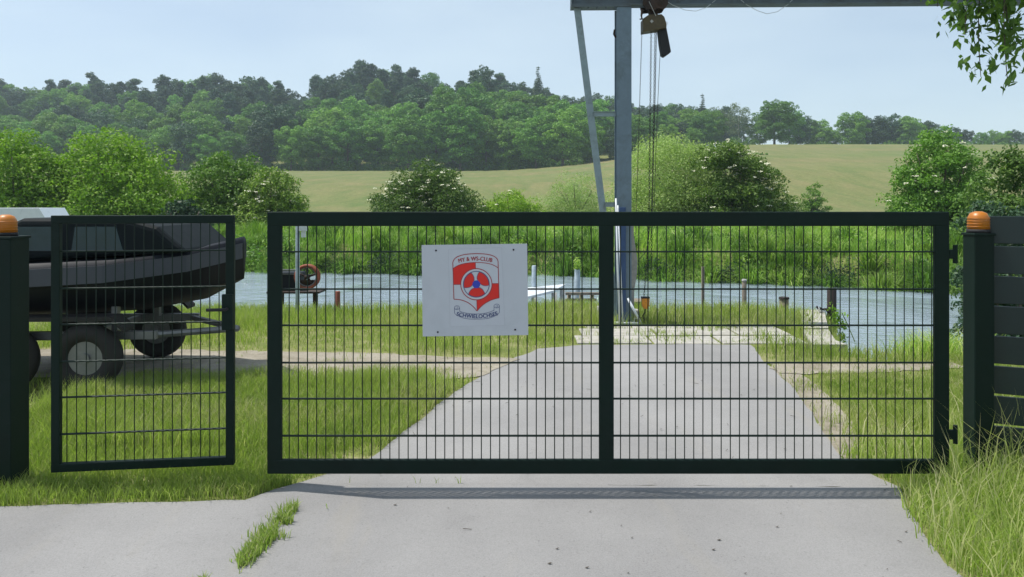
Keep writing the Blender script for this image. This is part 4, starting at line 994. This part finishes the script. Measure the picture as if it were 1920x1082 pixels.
# things at the foot of the column
b = MB(); q = gr(1206, 604); zz = .02
for k in range(26):
    a = k*.9; b.torus((q[0]+.06*math.cos(a)*random.random()+.0, q[1]+.09*math.sin(a)*random.random(), .02+.03*random.random()), .018, .005, random.choice('xyz'), 10, 5)
o = b.build('chain_pile', M['chain'], None, True); tag(o, 'small heap of dark chain on the ground below the orange hook', 'chain')
b = MB(); b.tube([at(1177, 559, CY-.15), (gx(1203, 9.5), 9.5, .0)], .017, 10); tag(b.build('leaning_pipe', M['polewhite'], None, True), 'short pale pipe leaning against the foot of the gantry column', 'pipe')
pl = 'long pale poles standing against the gantry column'
b = MB(); b.tube([at(1155, 372, CY-.18), at(1158, 500, CY-.2), (gx(1162.5, 9.43), 9.43, 0.0)], [.011, .013, .016], 10); tag(b.build('leaning_pole', M['polewhite'], None, True), 'thicker pale pole with a joint, leftmost against the gantry column', 'pole', pl)
b = MB(); b.tube([at(1158.5, 385, CY-.15), (gx(1168, 9.47), 9.47, 0.0)], .009, 10); tag(b.build('leaning_pole', M['polewhite'], None, True), 'thinner pale pole just right of the thicker one against the gantry', 'pole', pl)
b = MB(); x0, x1 = gx(1167, 9.56), gx(1175, 9.56); b.box((x0-.04, 9.555, .0), (x1-.01, 9.575, 1.5), bev=.004)
tag(b.build('blue_board', M['blue'], None), 'upright dark blue board in front of the gantry column', 'board')
# weathered board hanging right of the column
b = MB(); pts = [(1176, 398), (1188, 398), (1189, 440), (1193, 470), (1196, 490), (1195, 512), (1190, 545), (1189, 600), (1177, 600), (1175, 500)]
b.prism([(gx(p, 9.78), CAMZ-(q-HOR)*9.78/F) for p, q in pts], 'y', 9.755+.05, 9.80+.05); tag(b.build('driftwood_plank', M['woodpale'], None), 'split grey weathered plank behind the right side of the gantry column', 'plank')
b = MB(); q = gr(1190, 600); b.box((q[0]-.07, q[1]+.02, 0), (q[0]+.07, q[1]+.16, .13), bev=.02); tag(b.build('stone_block', M['concrete'], None), 'rough pale stone block at the foot of the gantry column', 'stone')

# ---------------------------------------------------------------- waterside things
def post(px0, px1, top, Yd, m, label, cat='post', zb_=-1.2, n=10, name='mooring_post', group=None, cap=None, tilt=0):
    x = gx((px0+px1)/2, Yd); r = (px1-px0)*Yd/F/2; zt_ = CAMZ-(top-HOR)*Yd/F
    t = thing(name, label, cat, (x, Yd, 0), group=group)
    b = MB(); b.tube([(0, 0, zb_), (tilt, 0, zt_*.5+zb_*.5), (tilt*2, 0, zt_-.01), (tilt*2, 0, zt_)], [r*1.03, r, r*.97, r*.85], n); b.build('shaft', m, t, True)
    if cap: b = MB(); b.tube([(tilt*2, 0, zt_+.002), (tilt*2, 0, zt_+.03)], [r*1.12, r*1.05], n); b.build('cap', cap, t)
    return t
MP = 'mooring posts in the river'
post(995, 1005, 498, 13.9, M['postblue'], 'pale mooring post with dark knot right beside the sign', group=MP, tilt=.01)
post(1077, 1088, 505, 13.4, M['postblue'], 'pale blue mooring post with weeds on its top', group=MP)
post(1315, 1321, 500, 12.6, M['wood'], 'thin tall wooden post in the water right of the chains', group=MP)
post(1391, 1400, 527, 12.4, M['wood'], 'short grey post in the water behind the tall grass', group=MP, cap=M['woodpale'])
post(629, 638, 546, 10.6, M['redpost'], 'short red brown stake on the bank left of the sign', name='stake', group='stakes on the near bank', zb_=-.4)
post(1119, 1126, 574, 9.9, M['woodpale'], 'short grey stake at the left of the gate centre stile', name='stake', group='stakes on the near bank', zb_=-.3)
post(1551, 1568, 540, 10.35, M['piledark'], 'thick dark steel pile beside the concrete quay', 'pile', name='steel_pile', n=14)
post(1461, 1479, 561, 10.7, M['wood'], 'low grey tree stump bollard at the water edge', 'bollard', name='stump_bollard', zb_=-.5, cap=M['piledark'])
# weeds on the blue post
shr = thing('post_weeds', 'green weeds sprouting on top of the pale blue mooring post', 'plant', (gx(1082, 13.4), 13.4, CAMZ-(505-HOR)*13.4/F))
n = 260; d = unit(rng.normal(size=(n, 3))); d[:, 2] = abs(d[:, 2]); link('foliage', leaf_mesh('w', d*rng.uniform(.02, .13, (n, 1))*np.array([.7, .7, 1.8]), unit(rng.normal(size=(n, 3))), np.full(n, .022), rng.random(n), .4), M['reed'], shr)
# jetty
jt = thing('jetty', 'low jetty with pale deck boards and wooden rails right of the sign', 'jetty', (0, 0, 0))
dz = -.06
A = [(gx(960, 13.6), 13.6), (gx(1062, 14.2), 14.4), (gx(1040, 13.2), 13.35), (gx(960, 12.2), 12.0)]
b = MB()
for k in range(7):
    t0, t1 = k/7+.004, (k+1)/7-.004
    def mixp(p, q, t): return (p[0]+(q[0]-p[0])*t, p[1]+(q[1]-p[1])*t)
    a0, a1 = mixp(A[0], A[3], t0), mixp(A[0], A[3], t1); c0, c1 = mixp(A[1], A[2], t0), mixp(A[1], A[2], t1)
    v = [(*a0, dz), (*a1, dz), (*c1, dz), (*c0, dz), (*a0, dz+.04), (*a1, dz+.04), (*c1, dz+.04), (*c0, dz+.04)]
    b.add(v, [(0, 3, 2, 1), (4, 5, 6, 7), (0, 1, 5, 4), (1, 2, 6, 5), (2, 3, 7, 6), (3, 0, 4, 7)])
b.build('deck', M['polewhite'], jt)
for p in (A[2], mixp(A[2], A[3], .5), mixp(A[1], A[2], .3)): b = MB(); b.tube([(p[0], p[1], -1.2), (p[0], p[1], dz-.002)], .05, 8); b.build('pile', M['woodpale'], jt, True)
b = MB()
x0, x1 = gx(1060, 12.6), gx(1124, 12.6)
b.box((x0, 12.58, -.01), (x1, 12.63, .035), bev=.004); b.box((x0, 12.58, -.115), (x1-.05, 12.63, -.07), bev=.004)
b.build('rail', M['wood'], jt)
b = MB()
for p in (1067, 1090, 1110): b.tube([(gx(p, 12.66), 12.66, -1.2), (gx(p, 12.66), 12.66, .02)], .035, 8)
b.build('rail_post', M['wood'], jt, True)
ls = thing('log_stack', 'short stack of planks behind the gantry column over the water', 'planks', (gx(1192, 12.2), 12.2, -.5))
b = MB()
for i in range(4): b.box((-.16, -.2, .1+i*.1), (.12+.03*(i % 2), .2, .16+i*.1), bev=.01)
b.build('plank', M['wood'], ls)
# concrete quay
qy = thing('concrete_quay', 'narrow concrete quay wall at the water edge on the right', 'quay', (0, 0, 0))
def hull2(b, poly, z0, z1, mi=0): b.prism(poly, 'z', z0, z1, mi)
b = MB(); hull2(b, [(3.24, 8.0), (3.62, 8.0), (3.60, 8.25), (3.82, 8.95), (3.50, 8.95)], -.9, .03); b.build('slab', M['concrete'], qy)
b = MB(); hull2(b, [(3.51, 8.965), (3.825, 8.965), (4.42, 10.5), (4.08, 10.5)], -.9, .045); b.build('slab', M['concrete'], qy)
b = MB()
for k in range(3): x_, y_ = 3.66+.14*k, 9.05+.42*k; b.tube([(x_-.01, y_, .045), (x_+.01, y_, .062), (x_+.05, y_+.13, .062), (x_+.06, y_+.15, .045)], .008, 6)
b.build('iron_clamp', M['rustdark'], qy)
wd = thing('quay_creeper', 'leafy green creeper growing beside the steel pile on the quay', 'plant', (gx(1566, 9.9), 9.9, 0))
C_ = []
for (px, py, s) in ((1565, 582, .08), (1568, 592, .09), (1573, 602, .08), (1570, 612, .08), (1576, 625, .08), (1580, 632, .05), (1582, 610, .04), (1566, 600, .07)):
    q = at(px, py, 9.6)-wd.location; C_.append(np.array(q)+rng.normal(size=(34, 3))*s*np.array([.5, .6, .6]))
c = np.concatenate(C_); link('foliage', leaf_mesh('c', c, unit(rng.normal(size=c.shape)+[0, -.3, .4]), rng.uniform(.016, .032, len(c)), rng.random(len(c))*.6, .5), M['limeleaf'], wd)
b = MB(); b.tube([(.03, -.5, -.2), (.02, -.3, .0), (.0, -.2, .12)], .006, 6); b.build('stem', M['reed'], wd)
# the little bird
bq = gr(1537, 586, .045)
br = thing('bird', 'small black and white bird resting on the far end of the quay', 'bird', (bq[0], bq[1]-.02, .046), R(8))
b = MB(); prof = [(-.085, .018, .004), (-.06, .026, .016), (-.03, .034, .030), (.0, .040, .036), (.025, .046, .032), (.038, .064, .022), (.045, .078, .0195), (.056, .080, .016), (.064, .077, .007)]
rings = 12; v = []; f = []
for (x_, z_, r_) in prof:
    for k in range(rings): a = 2*math.pi*k/rings; v.append((-x_, math.cos(a)*r_*.85, z_+math.sin(a)*r_))
for i in range(len(prof)-1):
    for k in range(rings): f.append((i*rings+k, i*rings+(k+1) % rings, (i+1)*rings+(k+1) % rings, (i+1)*rings+k))
f += [tuple(range(rings)), tuple(range((len(prof)-1)*rings, len(prof)*rings))]
mi = []
for i in range(len(prof)-1):
    for k in range(rings):
        up = math.sin(2*math.pi*(k+.5)/rings) > .25; mi.append(1 if (i >= 5 or (up and i > 0 and i < 4)) else 0)
b.v = v; b.f = f; b.m = mi+[0, 1]; b.build('body', [M['birdwhite'], M['birdblack']], br, True)
b = MB(); b.tube([(-.062, 0, .079), (-.078, 0, .076)], [.004, .001], 6); b.build('beak', M['birdblack'], br)
b = MB(); b.box((.07, -.010, .014), (.135, .010, .019)); b.build('tail', M['birdblack'], br)
for s in (-1, 1): b = MB(); b.tube([(0, s*.012, .02), (.0, s*.012, .001), (-.012, s*.012, .001)], .0022, 5); b.build('leg', M['birdblack'], br)
b = MB(); q = gr(1549, 584, .045); b.box((q[0]-.03, q[1]-.03, .046), (q[0]+.03, q[1]+.03, .09), bev=.008); tag(b.build('mooring_cleat', M['piledark'], None), 'small black cleat on the quay beside the steel pile', 'cleat')
# wheel on the left over the water
wh = thing('hand_wheel', 'rusty red spoked wheel hanging over the water at the left', 'wheel', at(576, 519, 10.9))
rw = 21*10.9/F
b = MB(); b.torus((0, -.03, 0), rw, .022, 'y', 40, 8, sx=1, sz=1); b.torus((0, .05, 0), rw, .02, 'y', 40, 8); b.build('rim', M['rust'], wh, True)
b = MB(); b.torus((0, -.02, 0), rw*.82, .008, 'y', 36, 6); b.build('inner_ring', M['galv'], wh, True)
b = MB(); b.tube([(0, -.06, 0), (0, .06, 0)], .035, 12)
for k in range(5): a = k*2*math.pi/5+.3; b.tube([(0, 0, 0), (math.cos(a)*rw, 0, math.sin(a)*rw)], .016, 6)
b.prism([(math.cos(R(200+i*14))*rw*.8, math.sin(R(200+i*14))*rw*.8) for i in range(11)], 'y', -.008, .008)
b.build('spokes', M['rustdark'], wh, True)
ws = thing('winch_stand', 'dark winch box on a rusty frame left of the rusty wheel', 'winch', (gx(556, 11), 11, 0))
b = MB(); b.box((-.42, .12, CAMZ-(545-HOR)*11/F), (.02, .45, CAMZ-(513-HOR)*11/F), bev=.02); b.build('box', M['hull'], ws)
b = MB(); b.box((-.45, .0, CAMZ-(547-HOR)*11/F-.03), (.34, .5, CAMZ-(547-HOR)*11/F), bev=.006); b.tube([(.02, 0.1, -.2), (.15, .0, -.24), (.26, .1, -.2), (.3, .1, -.14)], .012, 6); b.tube([(-.3, .25, -1.2), (-.3, .25, CAMZ-(548-HOR)*11/F-.03)], .04, 8); b.tube([(.2, .3, -1.2), (.2, .3, CAMZ-(548-HOR)*11/F-.03)], .04, 8); b.build('platform', M['rustdark'], ws)
b = MB(); b.box((-.45, .1, CAMZ-(509-HOR)*11/F), (-.02, .14, CAMZ-(507-HOR)*11/F+.005), bev=.002); b.box((-.45, .1, CAMZ-(516-HOR)*11/F), (-.02, .118, CAMZ-(514.5-HOR)*11/F)); b.build('guard_rail', M['galv'], ws)
tpst = post(554, 562, 405, 10.5, M['postblue'], 'tall grey green pole at the left beside the rusty wheel', 'pole', name='marker_pole', zb_=-.4)
b = MB(); q0 = at(562.5, 433, 10.5); q1 = at(575.5, 424, 10.5); b.box((q0.x-tpst.location.x, -.06, q0.z), (q1.x-tpst.location.x, .06, q1.z+.05), bev=.006); b.tube([(q0.x-tpst.location.x+.05, 0, q0.z-.09), (q0.x-tpst.location.x+.05, 0, q0.z)], .035, 10); b.build('lantern', M['polewhite'], tpst)

# ---------------------------------------------------------------- dark boat on its trailer, left
bt_ = thing('trailer_boat', 'dark blue cabin boat standing on a trailer behind the pedestrian gate', 'boat', (-4.25, 6.75, 0), R(3))
st_ = [(-2.3, .62, .66, 1.06, .78), (-1.2, .68, .56, 1.04, .86), (0, .70, .54, 1.04, .88), (.9, .62, .58, 1.08, .80), (1.45, .36, .68, 1.14, .50), (1.78, .04, .86, 1.22, .06)]
v = []; f = []
for (x_, bw, zk, zd, dw) in st_:
    prof_ = [(0, zk), (bw*.75, zk+.10), (dw*.93, zk+.28), (dw, zd-.10), (dw*.98, zd), (0, zd+.03)]
    ring = prof_+[(-a, c) for a, c in prof_[-2:0:-1]]
    for (a, c) in ring: v.append((x_, a, c))
nr = 10
for i in range(len(st_)-1):
    for k in range(nr): f.append((i*nr+k, i*nr+(k+1) % nr, (i+1)*nr+(k+1) % nr, (i+1)*nr+k))
f += [tuple(range(nr)), tuple(range((len(st_)-1)*nr, len(st_)*nr))]
b = MB(); b.add(v, f); b.build('hull', M['hull'], bt_, True)
b = MB()
for s in (-1, 1):
    for (p, q) in zip(st_[:-1], st_[1:]):
        y0, y1 = s*(p[4]+.008), s*(q[4]+.008)
        vv = [(p[0], y0, p[3]-.17), (q[0], y1, q[3]-.17), (q[0], y1, q[3]-.03), (p[0], y0, p[3]-.03), (p[0], y0-s*.02, p[3]-.17), (q[0], y1-s*.02, q[3]-.17), (q[0], y1-s*.02, q[3]-.03), (p[0], y0-s*.02, p[3]-.03)]
        b.add(vv, [(0, 1, 2, 3), (4, 7, 6, 5), (0, 4, 5, 1), (3, 2, 6, 7), (0, 3, 7, 4), (1, 5, 6, 2)])
b.build('rubbing_band', M['hullband'], bt_)
b = MB(); b.prism([(.0, 1.07), (1.5, 1.14), (1.25, 1.36), (1.0, 1.43), (.15, 1.43), (.0, 1.36)], 'y', -.62, .62); o = b.build('cabin', M['cover'], bt_); bv = o.modifiers.new('b', 'BEVEL'); bv.width = .05; bv.segments = 3
for s in (-1, 1):
    for (a, c) in ((.1, .48), (.56, .98)):
        b = MB(); y_ = s*.624; b.prism([(a, 1.16), (c, 1.16), (c-.06, 1.36), (a+.03, 1.36)], 'y', min(y_-.004, y_+.004), max(y_-.004, y_+.004)); b.build('window', M['glass'], bt_)
tr_ = thing('boat_trailer', 'galvanised boat trailer with black wheels under the dark blue boat', 'trailer', (-4.25, 6.75, 0), R(3))
b = MB()
for s in (-1, 1): b.box((-2.2, s*.5-.03, .40), (1.2, s*.5+.03, .47), bev=.004)
for x_ in (-2.1, -.8, .6): b.box((x_, -.5, .41), (x_+.05, .5, .46))
b.tube([(1.15, -.47, .43), (1.72, 0, .40)], .03, 8); b.tube([(1.15, .47, .43), (1.72, 0, .40)], .03, 8)
for x_ in (-1.8, -.2, .8):
    for s in (-1, 1): b.box((x_, s*.42-.03, .46), (x_+.05, s*.42+.03, .67))
b.build('frame', M['galv'], tr_)
for s in (-1, 1):
    for x_ in (.05, .72):
        w_ = MB(); w_.torus((x_, s*.68, .285), .205, .08, 'y', 28, 10); wo_ = w_.build('wheel', M['rubber'], tr_, True)
        w_ = MB(); w_.tube([(x_, s*.68-.04, .285), (x_, s*.68+.04, .285)], .14, 16); w_.tube([(x_, s*.68-.06, .285), (x_, s*.68+.06, .285)], .04, 10); w_.build('rim', M['galv'], wo_)
    b = MB(); b.prism([(-.3, .50), (-.2, .60), (.95, .60), (1.05, .50), (1.05, .53), (.95, .63), (-.2, .63), (-.3, .53)], 'y', s*.68-.1, s*.68+.1); b.build('mudguard', M['rubber'], tr_)
# white boat moored far left
wbt = thing('motor_boat', 'small white cabin boat moored behind the left lamp post', 'boat', (gx(62, 12.6), 12.6, WZ), R(10))
b = MB(); st2 = [(-1.5, .7, .0, .65), (0, .8, -.05, .68), (1.0, .55, .05, .75), (1.6, .05, .3, .85)]; v = []; f = []
for (x_, w_, z0, z1) in st2: v += [(x_, -w_, z1), (x_, -w_*.8, z0), (x_, w_*.8, z0), (x_, w_, z1)]
for i in range(3):
    for k in range(4): f.append((i*4+k, i*4+(k+1) % 4, (i+1)*4+(k+1) % 4, (i+1)*4+k))
f += [(0, 1, 2, 3), (12, 15, 14, 13)]; b.add(v, f); b.build('hull', M['boatwhite'], wbt)
b = MB(); b.prism([(-.9, .68), (.8, .70), (.45, 1.75), (.3, 2.02), (-.75, 2.02), (-.9, 1.85)], 'y', -.5, .5); b.build('cabin', M['boatwhite'], wbt)
b = MB(); b.prism([(-.7, 1.3), (.42, 1.3), (.3, 1.75), (-.7, 1.75)], 'y', -.506, -.498); b.build('window', M['glass'], wbt)

# ---------------------------------------------------------------- litter on the asphalt
b = MB()
for k in range(95):
    x_ = random.uniform(-.9, 2.1); y_ = random.uniform(2.9, 8); L = random.uniform(.004, .012); a = random.uniform(0, 3.14)
    if random.random() < .2: L *= 4; b.tube([(x_, y_, .013), (x_+math.cos(a)*L, y_+math.sin(a)*L, .016)], .0015, 4)
    else:
        b.add([(x_-L, y_, .012), (x_, y_-L*.6, .013), (x_+L, y_, .017), (x_, y_+L*.6, .012)], [(0, 1, 2, 3)])
tag(b.build('litter', M['litter']), 'scattered twigs and leaf bits on the asphalt', 'litter', kind='stuff')

# ---------------------------------------------------------------- haze
hm = bpy.data.materials.new('haze'); hm.use_nodes = True; hn = hm.node_tree.nodes; hl = hm.node_tree.links
hn.remove(hn['Principled BSDF']); pv = hn.new('ShaderNodeVolumePrincipled'); pv.inputs['Density'].default_value = .00038; pv.inputs['Color'].default_value = (.72, .85, 1, 1); pv.inputs['Anisotropy'].default_value = .2
hl.new(pv.outputs[0], hn['Material Output'].inputs['Volume'])
b = MB(); b.box((-950, -70, -3), (950, 1900, 85)); o = b.build('haze', hm); tag(o, kind='stuff')
